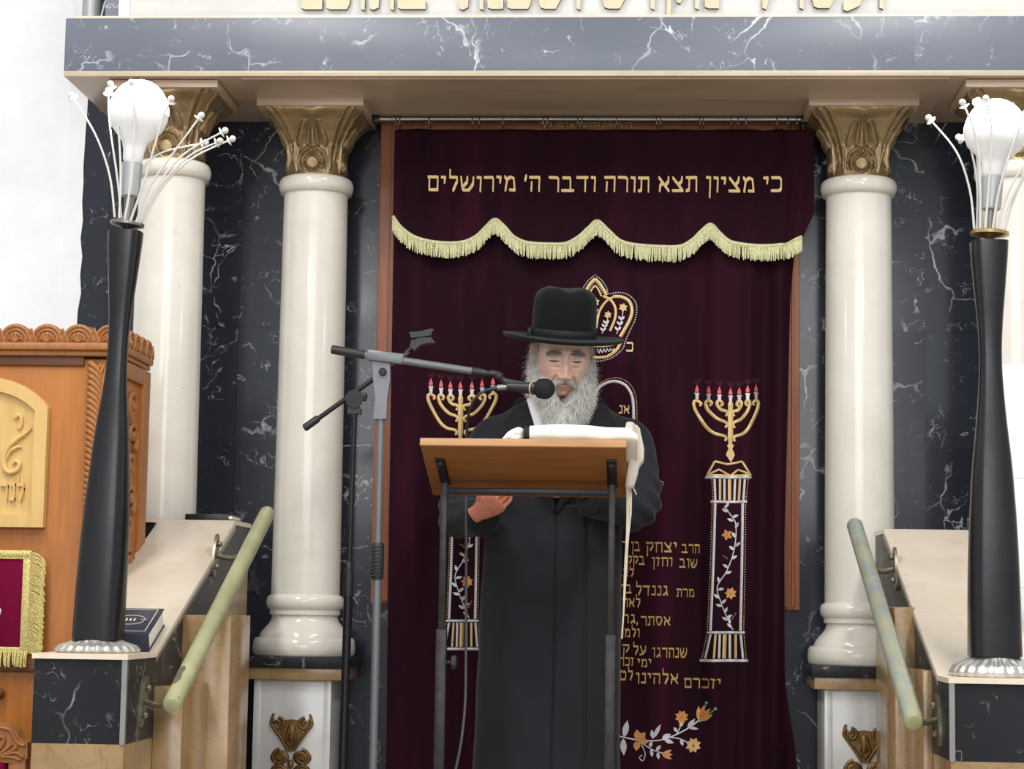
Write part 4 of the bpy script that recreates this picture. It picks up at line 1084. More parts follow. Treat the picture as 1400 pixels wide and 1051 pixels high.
# ================================================================== LECTERN
DA, DB_ = 5.45, 5.82
TL, TR = P(574, 599, DA), P(856, 602, DA); BL, BR = P(593, 668, DB_), P(857, 672, DB_)
xl, xr = (TL.x+BL.x)/2, (TR.x+BR.x)/2; za, zb = (TL.z+TR.z)/2, (BL.z+BR.z)/2
lt = thing('lectern', ((xl+xr)/2, 5.6, PZ), 'reading lectern with slanted veneered board on a black steel frame', 'lectern')
sl = math.atan2(za-zb, DB_-DA); Lb = math.hypot(za-zb, DB_-DA)
Mb = Matrix.Translation((0, DA, za)) @ Matrix.Rotation(-sl, 4, 'X')          # local y runs down the board, local z is its normal
b = MB(); b.box(xl, xr, 0, Lb, -.020, 0, .004, Mb, 3); b.build('board', 'wood_board', lt)
b = MB(); b.box(xl-.001, xr+.001, -.003, .006, -.021, .001, .003, Mb, 3); b.build('front_edge', 'wood_edge', lt)
b = MB(); b.box(xl, xr, Lb-.012, Lb, 0, .018, .003, Mb); b.build('book_ledge', 'wood_edge', lt)
D3 = 5.68
xp = (P(607, 700, D3).x, P(836.5, 700, D3).x); zcb = P(720, 672, D3).z
for k, x in enumerate(xp):
    zs = P(610, (860, 864)[k], D3).z
    b = MB(); b.box(x-.0095, x+.0095, D3-.0095, D3+.0095, zs-.02, zcb+.055, .002); b.build('inner_tube', 'scratched', lt)
    b = MB(); b.box(x-.0145, x+.0145, D3-.0145, D3+.0145, PZ+.03, zs, .002); b.build('outer_post', 'scratched', lt)
    b = MB()
    if k == 0:
        b.tube([(x+.014, D3, zs-.09), (x+.028, D3, zs-.09)], .005, 10); b.tube([(x+.028, D3, zs-.09), (x+.030, D3, zs-.09), (x+.042, D3, zs-.09), (x+.044, D3, zs-.09)], [.016, .020, .020, .015], 10); b.build('clamp_knob', 'black_plastic', lt)
    b = MB(); b.box(x-.0135, x+.0135, .09, .29, -.025, -.0205, .001, Mb); b.box(x-.008, x+.008, .10, .27, -.036, -.022, .001, Mb)
    for q in (.105, .125): b.ball(Mb @ Vector((x-.003, q, -.0365)), .0042, 8, 6)
    b.build('board_bracket', 'black_metal', lt)
    b = MB(); b.box(x-.016, x+.016, 5.42, 5.98, PZ, PZ+.03, .003); b.build('foot', 'scratched', lt)
b = MB(); b.box(xp[0], xp[1], D3-.008, D3+.008, zcb-.0085, zcb+.0085, .002); b.build('crossbar', 'black_metal', lt)

# ------------------------------------------------------------------ prayer shawl folded over the lectern
tt = thing('prayer_shawl', ((xl+xr)/2+.1, 5.6, za), 'folded ivory prayer shawl with black stripe lying over the top of the lectern', 'prayer shawl')
Z0 = za
def fold(x0, x1, n, fn):
    rings = []
    for i in range(n+1):
        k = i/n; x = x0+(x1-x0)*k; ring = []
        hy, hz, wob = fn(k)
        yc, zc_ = DA+.115, .003
        for j in range(28):
            a = 2*PI*j/28; c, s_ = math.cos(a), math.sin(a)
            e = .62
            yy = math.copysign(abs(c)**e, c)*hy; zz_ = math.copysign(abs(s_)**e, s_)*hz+hz
            wz = wob*mnoise.noise(Vector((x*14, yy*30, zz_*30)))
            rings_p = Mb @ Vector((x, .125+yy, zc_+zz_+wz)); ring.append(rings_p)
        rings.append(ring)
    return rings
X0, X1 = P(704, 590, DA).x, P(872, 590, DA).x
xs0, xs1 = P(715, 590, DA).x, P(723, 590, DA).x
b = MB(); b.loft(fold(xs1, X1, 30, lambda k: (.105, .030+.003*math.sin(k*5)-.012*sst(.93, 1, k), .004))); b.build('folded_cloth', 'tallit', tt, angle=1.5)
b = MB(); b.loft(fold(xs0, xs1, 3, lambda k: (.104, .0285, .002))); b.build('stripe', 'stripe', tt, angle=1.5)
b = MB(); random.seed(5)
b.loft(fold(P(697, 590, DA).x, xs0, 10, lambda k: (.085, .020+.008*k, .012)))
for (px_, py_, r_) in ((689, 599, .010), (694, 596, .012), (699, 593, .014), (704, 590, .015), (709, 589, .016), (701, 598, .014), (708, 597, .016)):
    q = P(px_, py_, DA+.02); b.ball(q+Vector((0, .05, 0)), (r_*1.1, r_*2, r_*.8), 14, 10, Matrix.Rotation(random.uniform(-.8, .8), 3, 'Y'))
b.loft([[Mb @ Vector((x+.006*math.cos(a)*0, .10+.05*math.cos(a)*w, .012+.012*math.sin(a)*w+.008*math.sin(x*90))) for a in [2*PI*j/14 for j in range(14)]] for x, w in ((P(682, 597, DA).x, .3), (P(688, 597, DA).x, .8), (P(694, 594, DA).x, 1.0), (P(702, 592, DA).x, 1.3))])
g_ = fuse(b, .0035, 5); b = MB(); absorb(b, g_)
for v in b.bm.verts: v.co += Vector((0, -.0, .003*mnoise.noise(v.co*60)))
b.build('gathered_corner', 'tallit', tt, angle=3.0)
# end falling over the right side of the board
b = MB()
def hang(k, j, n=24):
    # k: 0 top .. 1 bottom; a soft flattened loop
    a = 2*PI*j/n; c, s_ = math.cos(a), math.sin(a)
    px = lerp([0, .15, .55, .8, 1.0], [864, 863.5, 864, 863, 861], k); hw = lerp([0, .15, .4, .62, .8, 1], [7, 9.5, 11, 10.5, 9, 6.5], k)
    py = lerp([0, 1], [581, 667], k); d = lerp([0, 1], [5.60, 5.70], k)
    p = P(px, py, d); hy = .085*(1-.35*k)
    return Vector((p.x+hw*K1*c+.003*math.sin(3*a+k*5), d+hy*s_, p.z+.006*s_*c))
b.loft([[hang(k/18, j) for j in range(24)] for k in range(19)]); b.build('hanging_end', 'tallit', tt, angle=1.5)
b = MB()
def hang2(k, j, n=20):
    a = 2*PI*j/n; c, s_ = math.cos(a), math.sin(a)
    px = lerp([0, .5, .8, 1.0], [872, 876.5, 876, 871], k); hw = lerp([0, .5, .85, 1], [3, 4.5, 4.5, 1.5], k)
    py = lerp([0, 1], [586, 641], k); p = P(px, py, 5.76)
    return Vector((p.x+hw*K1*c, 5.76+.05*s_, p.z))
b.loft([[hang2(k/12, j) for j in range(20)] for k in range(13)]); b.build('hanging_end', 'tallit', tt, angle=1.5)
for pts, r in (([(858, 664), (859.5, 700), (857, 760), (853, 830), (850, 873)], .0022), ([(859, 664), (862, 700), (858.5, 740), (855, 800)], .0022), ([(857, 662), (857, 720), (854, 780), (852, 850)], .0020), ([(861, 660), (863, 680), (862.5, 706)], .0018), ([(862, 662), (867, 669), (870, 676)], .0016)):
    b = MB(); b.tube(spline([P(x, y, 5.70) for x, y in pts], 8), r, 8); b.build('tassel_string', 'cord', tt)

# ================================================================== WOODEN CABINET ON THE LEFT
DF = 5.39; FX1 = -1.397; DBK = 5.71
cz = lambda y, x=60: P(x, y, DF).z
cb = thing('reading_desk', (-1.85, 5.55, 0), 'tall carved orange wood cabinet with arched plaque standing left of the stair', 'cabinet')
FX0 = -2.35
zt0 = cz(490)
b = MB(); b.box(FX0, FX1, DF, DBK, 0, zt0, .003); b.build('carcass', 'wood_orange', cb)
b = MB(); b.box(FX0-.02, FX1+.006, DF-.022, DBK+.008, cz(487), cz(480), .003); b.box(FX0-.02, FX1+.014, DF-.034, DBK+.012, cz(480), cz(470), .005); b.build('cornice', 'wood_carved', cb)
b = MB(); b.box(FX0, P(116, 495, DF).x, DF-.008, DF+.01, cz(500), cz(487), .002); b.build('recess_moulding', 'wood_dark', cb)
# carved cresting: a row of shells
def shell(b, fx, fy, w, h, out):
    """fx(s) gives the point s metres along the edge; relief towards out"""
    n = 22
    for i in range(1): pass
    poly = [(-w/2, 0)]+[(-w/2*math.cos(PI*k/n), h*.30+h*.70*math.sin(PI*k/n)) for k in range(n+1)]+[(w/2, 0)]
    def to(x, z, d): return fx(x)+Vector((0, 0, z))+out*d
    f = [to(x, z, .0) for x, z in poly]; k_ = [to(x, z, -.016) for x, z in poly]
    b.loft([k_, f])
    for r_ in (.94, .70, .46):
        b.tube([to(-w/2*r_*math.cos(PI*k/14), h*.12+h*.80*r_*math.sin(PI*k/14), .002) for k in range(15)], .0042*r_+.0012, 6)
    for a in (-.9, -.45, 0, .45, .9):
        b.tube([to(0, h*.06, .002), to(w*.20*math.sin(a), h*.34*math.cos(a), .004), to(w*.34*math.sin(a), h*.55*math.cos(a)+h*.05, .001)], [.002, .0038, .0015], 6)
def spike(b, fx, w, h, out):
    def to(x, z, d): return fx(x)+Vector((0, 0, z))+out*d
    b.loft([[to(-w/2, 0, -.012), to(w/2, 0, -.012), to(0, h, -.012)], [to(-w/2, 0, .004), to(w/2, 0, .004), to(0, h, .004)]])
    for s_ in (-1, 1): b.tube([to(s_*w*.55, 0, .004), to(s_*w*.30, h*.5, .006), to(0, h*1.02, .004)], .0032, 6)
zs = cz(470); hs = cz(444)-zs; stp = P(85, 470, DF).x-P(42, 470, DF).x
xsh = P(24, 470, DF).x; b = MB(); k = -18
front = lambda X: (lambda s_: Vector((X+s_, DF-.020, zs)))
xs_ = []
for k in range(-10, 6):
    X = xsh+k*stp
    if X-stp/2 < FX0-.02 or X+stp/2 > FX1+.03: continue
    shell(b, front(X), None, stp*.96, hs, Vector((0, -1, 0))); spike(b, front(X+stp/2), stp*.34, hs*.72, Vector((0, -1, 0)))
b.box(FX0-.01, FX1+.004, DF-.016, DF-.004, zs, zs+hs*.45)
side = lambda Y: (lambda s_: Vector((FX1+.004, Y+s_, zs)))
for k in range(5):
    Y = DF+.03+k*stp*.78; shell(b, side(Y), None, stp*.74, hs, Vector((1, 0, 0))); spike(b, side(Y+stp*.39), stp*.28, hs*.72, Vector((1, 0, 0)))
b.build('shell_cresting', 'wood_carved', cb, angle=1.0)
# pilaster carved with a rope of leaves
pa, pb = P(116, 600, DF).x, P(146, 600, DF).x
b = MB(); zA, zB = .02, cz(492); b.box(pa, FX1+.001, DF-.004, DF+.02, zA, zB)
n = int((zB-.75)/.0165)
for k in range(n):
    z = zB-.012-k*.0165; w = pb-pa
    q = [Vector((pa+.004, DF-.006, z+.004)), Vector((pa+w*.22, DF-.016, z+.002)), Vector((pa+w*.50, DF-.018, z-.012)), Vector((pa+w*.72, DF-.012, z-.034)), Vector((pa+w*.82, DF-.005, z-.052))]
    b.tube(spline(q, 4), [.002, .0045, .0065, .0075, .0078, .008, .008, .0075, .007, .0065, .006, .0055, .005, .004, .003, .0025, .002], 7)
for k in range(3):
    q = [Vector((pb-.004-k*.009, DF-.008, zB-.01)), Vector((pb-.012-k*.010, DF-.014, zB-.06)), Vector((pa+(pb-pa)*.62, DF-.010, zB-.14-k*.05))]
    b.tube(spline(q, 6), .005, 7)
b.build('carved_pilaster', 'wood_carved', cb, angle=1.0)
# side panel with pierced vine
b = MB()
z1, z2 = cz(515), .62
for y0, y1, za_, zb_ in ((DF+.0, DF+.055, z2, zt0), (DBK-.075, DBK, z2, zt0), (DF+.0551, DBK-.0751, cz(512), zt0)): b.box(FX1-.004, FX1+.010, y0, y1, za_, zb_, .002)
b.build('side_frame', 'wood_carved', cb)
b = MB()
for k in range(9):
    zc_ = cz(545)-k*.085; yc = DF+.145; s_ = 1 if k % 2 else -1
    q = [(FX1+.006, yc+s_*.055*math.cos(a)*(1-i/26), zc_+.045*math.sin(a)*(1-i/26)) for i, a in [(i, -1.2+i*.30) for i in range(20)]]
    b.tube(q, [.011-.0004*i for i in range(20)], 8)
    b.ball((FX1+.006, yc+s_*.02, zc_), (.009, .018, .016), 10, 8)
b.build('side_vine', 'wood_carved', cb, angle=1.0)
# pale arched plaque
qx = lambda x, y: (P(x, y, DF-.02).x, P(x, y, DF-.02).z)
cxp = P(-14, 600, DF).x; rx, zsp = qx(66, 556); xi_, zlo = qx(64, 721); half = rx-cxp; ztop = qx(-14, 516)[1]
def arch(hw, zl, zsp_, zt_, n=24):
    R_ = ((zt_-zsp_)**2+hw*hw)/(2*(zt_-zsp_)); a0 = math.asin(hw/R_)
    return [(cxp-hw, zl), (cxp+hw, zl)]+[(cxp+R_*math.sin(a0-2*a0*k/n), zt_-R_+R_*math.cos(a0-2*a0*k/n)) for k in range(n+1)]
b = MB(); b.prism(arch(half, zlo, zsp, ztop), DF-.012, DF+.002); pq = b.build('plaque', 'wood_pale', cb)
b = MB(); o_ = arch(half, zlo, zsp, ztop); i_ = arch(half-.034, zlo+.034, zsp-.012, ztop-.036)
n_ = len(o_)
for (ya, yb) in ((DF-.026, DF-.011),):
    O1 = [b.bm.verts.new((x, ya, z)) for x, z in o_]; I1 = [b.bm.verts.new((x, ya, z)) for x, z in i_]
    O2 = [b.bm.verts.new((x-.0, yb, z)) for x, z in o_]; I2 = [b.bm.verts.new((x, yb, z)) for x, z in i_]
    for k in range(n_):
        j = (k+1) % n_; b._f([O1[k], O1[j], I1[j], I1[k]]); b._f([O2[k], O2[j], O1[j], O1[k]]); b._f([I1[k], I1[j], I2[j], I2[k]])
b.build('border', 'wood_pale', pq)
b = MB(); yp = DF-.016
def pp(x, y): q = P(x, y, DF-.014); return Vector((q.x, yp, q.z))
for f in (lambda x: x, lambda x: -28-x):
    b.tube(spline([pp(f(x), y) for x, y in ((21, 572), (24, 567), (29, 570), (29, 580), (26, 586))], 6), [.006+.00002*i for i in range(25)], 8, flat=.8)
    b.tube(spline([pp(f(x), y) for x, y in ((44, 584), (36, 592), (22, 602), (12, 612), (6, 626), (7, 640), (14, 646), (24, 642), (27, 634), (22, 630), (18, 634))], 6), [lerp([0, .2, .5, .8, 1], [.002, .010, .012, .009, .006], i/60) for i in range(61)], 10, flat=.7)
    b.tube(spline([pp(f(x), y) for x, y in ((30, 612), (24, 611), (14, 618), (8, 630))], 6), [lerp([0, .5, 1], [.003, .009, .004], i/18) for i in range(19)], 8, flat=.7)
    b.tube(spline([pp(f(x), y) for x, y in ((36, 596), (28, 597), (16, 606))], 6), [lerp([0, .5, 1], [.002, .007, .003], i/12) for i in range(13)], 8, flat=.7)
b.build('carved_vine', 'wood_pale', pq, angle=1.2)
L0 = P(33, 684, DF-.02); R0 = P(-60, 684, DF-.02)
text_words(MB, 'לנר תמיד', L0.x, R0.x, L0.z, .046, DF-.022, DF-.010, lambda m: m.build('carved_word', 'wood_pale', pq), .06, .10)
b = MB(); q = P(0, 948, DF-.02); b.ball((q.x-.004, DF-.018, q.z), .015, 16, 10); b.tube([(q.x-.004, DF+.002, q.z), (q.x-.004, DF-.01, q.z)], .007, 12); b.build('knob', 'wood_dark', cb)
b = MB(); b.box(FX0, FX1-.02, DF-.020, DF+.01, cz(918), cz(908), .003); b.build('ledge_moulding', 'wood_dark', cb)  # ledge; its dark tone stands in for the shadow below the cover
# crimson fringed cover hanging on the front
DV2 = DF-.035
cv = thing('fringed_cover', (P(0, 820, DV2).x, DV2, cz(890)), 'crimson velvet cover edged with gold fringe hanging on the wooden cabinet', 'cloth cover')
xR, zT = P(44, 753, DV2).x, P(44, 753, DV2).z; zB = P(44, 892, DV2).z; xL = -2.1
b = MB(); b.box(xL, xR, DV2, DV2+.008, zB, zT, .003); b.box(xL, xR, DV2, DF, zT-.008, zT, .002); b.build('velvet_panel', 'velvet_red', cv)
b = MB(); b.box(xL, xR, DV2-.004, DV2, zT-.022, zT+.001, .001); b.box(xR-.022, xR, DV2-.004, DV2, zB, zT-.022, .001); b.box(xL, xR-.022, DV2-.004, DV2, zB, zB+.014, .001)
for k in range(60):
    x = xR-.01-k*.0085
    if x < xL: break
    b.ball((x, DV2-.005, zT-.010), (.0035, .002, .006), 8, 6)
b.build('braid', 'gold_braid', cv)
b = MB(); random.seed(8)
for k in range(62):
    z = zT-.003-(zT-zB)*k/62; dr = random.uniform(-.004, .004)
    q = [Vector((xR-.003, DV2-.003, z)), Vector((xR+.018, DV2-.007, z-.006+dr*.4)), Vector((xR+.032, DV2-.008, z-.018+dr)), Vector((xR+.037+dr, DV2-.008, z-.036+dr))]
    b.tube(spline(q, 3), .0024, 5)
for k in range(150):
    x = xR-.002-k*.0048; dr = random.uniform(-.004, .004)
    if x < xL: break
    b.tube([(x, DV2-.003, zB+.004), (x+dr*.6, DV2-.008, zB-.016), (x+dr, DV2-.007, zB-.036+dr)], .0023, 5)
b.build('fringe', 'gold_braid', cv, angle=1.2)
b = MB()
xw, zw = P(0, 836, DV2).x, P(0, 836, DV2).z; b.ball((xw-.004, DV2-.001, zw), (.008, .003, .012), 12, 8); b.build('embroidery', 'silver_thread', cv)
# carved chair standing in front of the cabinet
DCH = 5.05
ch = thing('carved_chair', (P(-60, 1051, DCH).x, DCH, 0), 'carved wooden chair back with red upholstery in the lower left corner', 'chair')
xr_ = P(41, 1014, DCH).x; zr_ = lambda y: P(20, y, DCH).z; xm = P(-90, 1000, DCH).x
pro = [(P(x, y, DCH).x, P(x, y, DCH).z) for x, y in ((-40, 984), (-20, 986), (0, 988), (12, 990), (20, 993), (27, 999), (30, 1008), (36, 1013), (41, 1014), (41, 1036), (28, 1041), (14, 1042), (0, 1041), (-40, 1041))]
b = MB(); b.prism(pro+[(2*xm-x, z) for x, z in reversed(pro)], DCH-.022, DCH+.022); cr = b.build('crest_rail', 'wood_carved', ch)
b = MB(); cp = lambda x, y: Vector((P(x, y, DCH).x, DCH-.024, P(x, y, DCH).z))
b.tube(spline([cp(x, y) for x, y in ((-20, 992), (0, 993), (12, 995), (20, 999), (24, 1008), (30, 1016), (38, 1018))], 6), .0045, 7)
for q in (((-4, 1030), (4, 1022), (10, 1012), (8, 1006), (3, 1008)), ((0, 1034), (14, 1030), (26, 1028), (36, 1034)), ((2, 1030), (14, 1022), (20, 1016)), ((4, 1032), (18, 1026), (28, 1020)), ((6, 1034), (20, 1034), (32, 1038)), ((0, 1026), (-4, 1014), (2, 1006))):
    b.tube(spline([cp(x, y) for x, y in q], 6), .0042, 7)
b.build('carved_leaves', 'wood_carved', cr, angle=1.0)
b = MB(); b.box(2*xm-xr_+.05, xr_-.05, DCH-.03, DCH+.02, .55, zr_(1040), .012); b.build('upholstered_back', 'velvet_red', ch)
for s_ in (0, 1):
    x = xr_-.025 if s_ == 0 else 2*xm-xr_+.025
    b = MB(); b.box(x-.022, x+.022, DCH-.02, DCH+.02, 0, zr_(1036), .004); b.build('back_post', 'wood_carved', ch)
    b = MB(); b.box(x-.022, x+.022, DCH-.45, DCH-.41, 0, .42, .004); b.build('front_leg', 'wood_carved', ch)
b = MB(); b.box(2*xm-xr_, xr_, DCH-.46, DCH, .42, .50, .015); b.build('seat', 'velvet_red', ch)

# ================================================================== BOOKS AND SMALL THINGS
# prayer book lying on the foot of the left sloping cap
bt = thing('prayer_book', (P(150, 850, 5.05).x, 5.05, 1.30), 'thick navy prayer book with white emblem lying behind the left lamp', 'book')
sb = math.atan2(1.643-1.282, 5.895-4.965)
p0 = P(90, 872, 4.965); xa_, xb_ = -1.372, -1.185
Mk = Matrix.Translation((0, 4.965, 1.284)) @ Matrix.Rotation(sb, 4, 'X') @ Matrix.Rotation(.0, 4, 'Z')
b = MB(); b.box(xa_, xb_, .0, .165, .043, .047, .001, Mk); b.box(xa_, xb_, .0, .165, .0005, .0045, .001, Mk); b.box(xa_, xb_, -.004, .001, .0005, .047, .002, Mk); b.build('cover', 'book_cover', bt)
b = MB(); b.box(xa_+.004, xb_-.003, .001, .160, .004, .0435, .0005, Mk); b.build('pages', 'paper', bt)
b = MB()
b.box(xa_+.01, xb_-.012, .155, .157, .0470, .0475, 0, Mk); b.box(xb_-.014, xb_-.012, .012, .157, .0470, .0475, 0, Mk); b.box(xa_+.01, xb_-.012, .012, .014, .0470, .0475, 0, Mk)
cE = Vector((xb_-.066, .085, .0474)); ring = [Mk @ (cE+Vector((.036*math.cos(a), .030*math.sin(a), 0))) for a in [2*PI*k/30 for k in range(31)]]
b.tube(ring, .0010, 6)
for dx, r in ((.034, .010),): b.ball(Mk @ (cE+Vector((dx, .0, 0))), (r, r, .0012), 14, 6)
for dx in (-.012, -.002, .008): b.box(cE.x+dx, cE.x+dx+.004, .078, .094, .0470, .0477, 0, Mk)
b.build('emblem', 'paper', bt)
# black book lying on the flat end of the left cap
bx0, bx1 = P(258, 695, 6.05).x, P(322, 695, 6.05).x
b2 = thing('closed_book', ((bx0+bx1)/2, 6.05, 1.643), 'thin black book lying flat at the top of the left stair parapet', 'book')
b = MB(); b.box(bx0, bx1, 6.0, 6.12, 1.6435, 1.6655, .004); b.build('cover', 'book_black', b2)
b = MB(); b.box(bx1-.010, bx1+.001, 5.998, 6.118, 1.650, 1.660, .003); b.build('pages', 'paper', b2)
# cloth-covered stand past the right lamp
xg = P(1391, 890, 5.3).x
st_ = thing('covered_stand', (xg+.15, 5.4, 0), 'small stand with red and gold cloth cut off by the right picture edge', 'stand')
zg = P(1395, 882, 5.3).z
b = MB(); b.box(xg+.012, xg+.40, 5.30, 5.55, 0, zg-.012, .004); b.build('body', 'wood_orange', st_)
b = MB(); b.box(xg, xg+.42, 5.285, 5.56, zg-.05, zg-.010, .004); b.build('red_cloth', 'velvet_red', st_)
b = MB(); b.box(xg-.003, xg+.423, 5.282, 5.563, zg-.012, zg, .003); b.build('gold_edge', 'gold_braid', st_)
b = MB(); b.tube([P(1384, 868, 5.2), P(1399, 908, 5.2)], .0028, 8)
o = b.build('dark_rod', 'black_metal'); tag(o, 'thin dark rod leaning behind the right lamp foot', 'rod')

# ================================================================== THE READING PERSON
HS = 1.05
YAW, PIT, ROL = math.radians(9), math.radians(17), math.radians(1.0)
_e = P(774, 490.5, 5.95)                             # between the eyes; the head is bent forward over the book
HC = Vector((_e.x-.014, 5.95+.085*HS*math.cos(PIT), _e.z+.085*HS*math.sin(PIT)))
MH = Matrix.Translation(HC) @ Matrix.Rotation(YAW, 4, 'Z') @ Matrix.Rotation(ROL, 4, 'Y') @ Matrix.Rotation(PIT, 4, 'X') @ Matrix.Scale(HS, 4)
def gs(x, s_): return math.exp(-(x/s_)**2)
def face_point(dx, dy, dz):
    """surface of the head along a direction: x to the picture's right, -y to the front, z up; the eyes are at z=0"""
    rz = .128 if dz > 0 else .122
    ry = .090 if dy < 0 else .108
    e = 2.35
    k = (abs(dx/.0755)**e+abs(dy/ry)**e+abs(dz/rz)**e)**(-1/e)
    x, y, z = dx*k, dy*k, dz*k
    if z < 0: x *= 1-.30*sst(-.03, -.125, z)                   # jaw
    if z < -.03 and y > -.02: y = y*(1-.25*sst(-.03, -.12, z))
    if y < 0:
        fr = sst(.0, -.05, y); ax = abs(x); D = 0.0
        # nose
        h = lerp([-.064, -.059, -.053, -.046, -.036, -.02, -.004, .008, .02], [0, .013, .026, .0295, .026, .0185, .0105, .006, .001], z)
        w = lerp([-.062, -.05, -.035, -.01, .01], [.0150, .0140, .0120, .0090, .0125], z)
        D += h*math.exp(-(ax/w)**2.4)
        D += .012*gs(ax-.0170, .0068)*gs(z+.0500, .0085)         # nostril wings
        D -= .004*gs(ax-.0075, .0035)*gs(z+.0595, .003)
        D -= .003*gs(ax-.024, .005)*gs(z+.050, .012)
        # brow ridge, sockets, lids
        D += .0085*gs(z-.020, .008)*gs(ax-.028, .022)+.003*gs(z-.018, .01)*gs(ax, .012)
        D -= .0165*gs(ax-.031, .0165)*gs(z-.004, .0100)
        D -= .004*gs(ax-.013, .006)*gs(z-.004, .009)
        D += .0100*gs(ax-.0315, .0130)*gs(z+.0005, .0070)
        D -= .0032*gs(ax-.0315, .013)*gs(z-.0125, .0028)          # crease above the lid
        D -= .0026*gs(ax-.031, .013)*gs(z+.0085, .0022)           # under the lashes
        D += .0035*gs(ax-.030, .014)*gs(z+.0155, .0055)           # bag
        D -= .0025*gs(ax-.028-.006*0, .012)*gs(z+.024, .004)
        # cheeks and the folds beside the nose
        D += .006*gs(ax-.044, .018)*gs(z+.030, .018)
        D -= .0062*gs(ax-(.0225+.42*max(0, -.046-z)), .0040)*sst(-.042, -.052, z)*sst(-.092, -.075, z)
        D += .0040*gs(ax-(.033+.42*max(0, -.046-z)), .008)*sst(-.036, -.050, z)*sst(-.085, -.065, z)
        D -= .004*gs(ax-.050, .012)*gs(z+.068, .02)
        # mouth
        D += .0065*gs(ax, .030)*gs(z+.074, .020)
        D += .0040*gs(ax, .019)*gs(z+.0685, .0042)+.0050*gs(ax, .018)*gs(z+.0800, .0050)
        D -= .0055*math.exp(-(ax/.023)**4)*gs(z+.0742-.002*gs(ax, .012), .0017)
        D -= .0035*gs(ax, .020)*gs(z+.0965, .006)
        D += .0070*gs(ax, .022)*gs(z+.112, .012)
        # forehead lines
        for zz_ in (.040, .050, .061): D -= .0009*gs(z-zz_-.004*math.cos(ax*50), .0016)*sst(.055, .03, ax)
        y -= D*fr
    return Vector((x, y, z))
pm = MB()
NU, NV = 300, 230
def fhead(u, v):
    a = 2*PI*u; a = a+.45*math.sin(a)                            # more columns on the face
    ph = PI*(.0025+.995*v)
    # u=0 -> back of the head
    return MH @ face_point(math.sin(ph)*-math.sin(a)*-1, math.sin(ph)*math.cos(a), -math.cos(ph))
def fhead(u, v):
    a = 2*PI*u+PI; a2 = a-.55*math.sin(a-PI)                      # denser around the front
    ph = PI*(.0025+.995*v)
    return MH @ face_point(math.sin(ph)*math.sin(a2), math.sin(ph)*math.cos(a2), -math.cos(ph))
pm.grid(fhead, NU, NV, closed_u=True)
pm.mi = 1
for s_ in (-1, 1):                                               # lips
    z = -.0700 if s_ > 0 else -.0792
    n_ = 24; pts = []
    for k in range(n_+1):
        x = -.021+.042*k/n_; zz_ = z+(.0012*math.cos(x*150) if s_ > 0 else -.001*math.cos(x*75))
        d = Vector((x, -.09, zz_)).normalized(); q = face_point(d.x, d.y, d.z)
        pts.append(MH @ (Vector((x, q.y+.0012, zz_))))
    pm.tube(pts, [.0008+.0019*math.sin(PI*k/n_) for k in range(n_+1)], 8)
pm.mi = 0
for s_ in (-1, 1):                                               # ears
    rings = []
    for k in range(41):
        a = 2*PI*k/40; rr = 1+.12*math.cos(a-1.0)
        c = Vector((s_*.0815, .012+.0165*rr*math.cos(a), -.012+.031*rr*math.sin(a)))
        rings.append(MH @ (c+Vector((s_*.004*math.cos(a-.5), 0, 0))))
    pm.tube(rings, .0052, 8)
    pm.ball(MH @ Vector((s_*.0755, .012, -.010)), (.006, .015, .028), 14, 10, (MH.to_3x3().normalized()))
    pm.ball(MH @ Vector((s_*.0785, .006, -.040)), (.006, .008, .009), 12, 8)
pm.tube([MH @ Vector((0, .02, -.05)), Vector((-.238, 6.125, 2.03)), Vector((-.236, 6.175, 1.95))], [.060*HS, .058, .066], 28)
# body under the clothes
TZ = [.84, 1.0, 1.2, 1.45, 1.62, 1.75, 1.85, 1.92, 1.965, 2.0, 2.03]
TA = [.224, .220, .218, .212, .208, .212, .222, .236, .214, .155, .088]
TB = [.175, .165, .155, .150, .150, .150, .142, .128, .108, .088, .072]
TY = [6.205, 6.205, 6.205, 6.205, 6.205, 6.20, 6.19, 6.185, 6.18, 6.17, 6.155]
TX = [-.266, -.266, -.265, -.262, -.256, -.248, -.240, -.234, -.235, -.236, -.237]
def trow(z): return lerp(TZ, TA, z), lerp(TZ, TB, z), lerp(TZ, TY, z), lerp(TZ, TX, z)
def tring(z, k=1.0, n=56):
    a, b_, yc, xc = trow(z); return [Vector((xc+k*a*math.copysign(abs(math.cos(t))**.87, math.cos(t)), yc+k*b_*math.copysign(abs(math.sin(t))**.87, math.sin(t)), z)) for t in [2*PI*i/n for i in range(n)]]
def tfront(x, z):
    a, b_, yc, xc = trow(z); u = min(.98, abs((x-xc)/a)); e = 2/.87
    return yc-b_*(1-u**e)**(1/e)
pm.loft([tring(z, .80) for z in (1.25, 1.45, 1.62, 1.75, 1.85, 1.92, 1.965, 1.99)])
SR, ER, WR = Vector((-.440, 6.18, 1.902)), P(627, 702, 6.08), P(662, 709, 5.945)
SL, EL, WL = Vector((-.032, 6.18, 1.902)), P(872, 694, 6.08), P(803, 680, 5.955)
for s_, e_, w_ in ((SR, ER, WR), (SL, EL, WL)):
    pm.tube(spline([s_, s_.lerp(e_, .5), e_, e_.lerp(w_, .5), w_], 5), [lerp([0, .5, 1], [.048, .040, .030], i/20) for i in range(21)], 14)
for s_ in (-1, 1): pm.tube([(-.262+s_*.09, 6.235, 1.30), (-.262+s_*.085, 6.235, 1.05), (-.262+s_*.085, 6.24, .70)], [.085, .06, .045], 16)
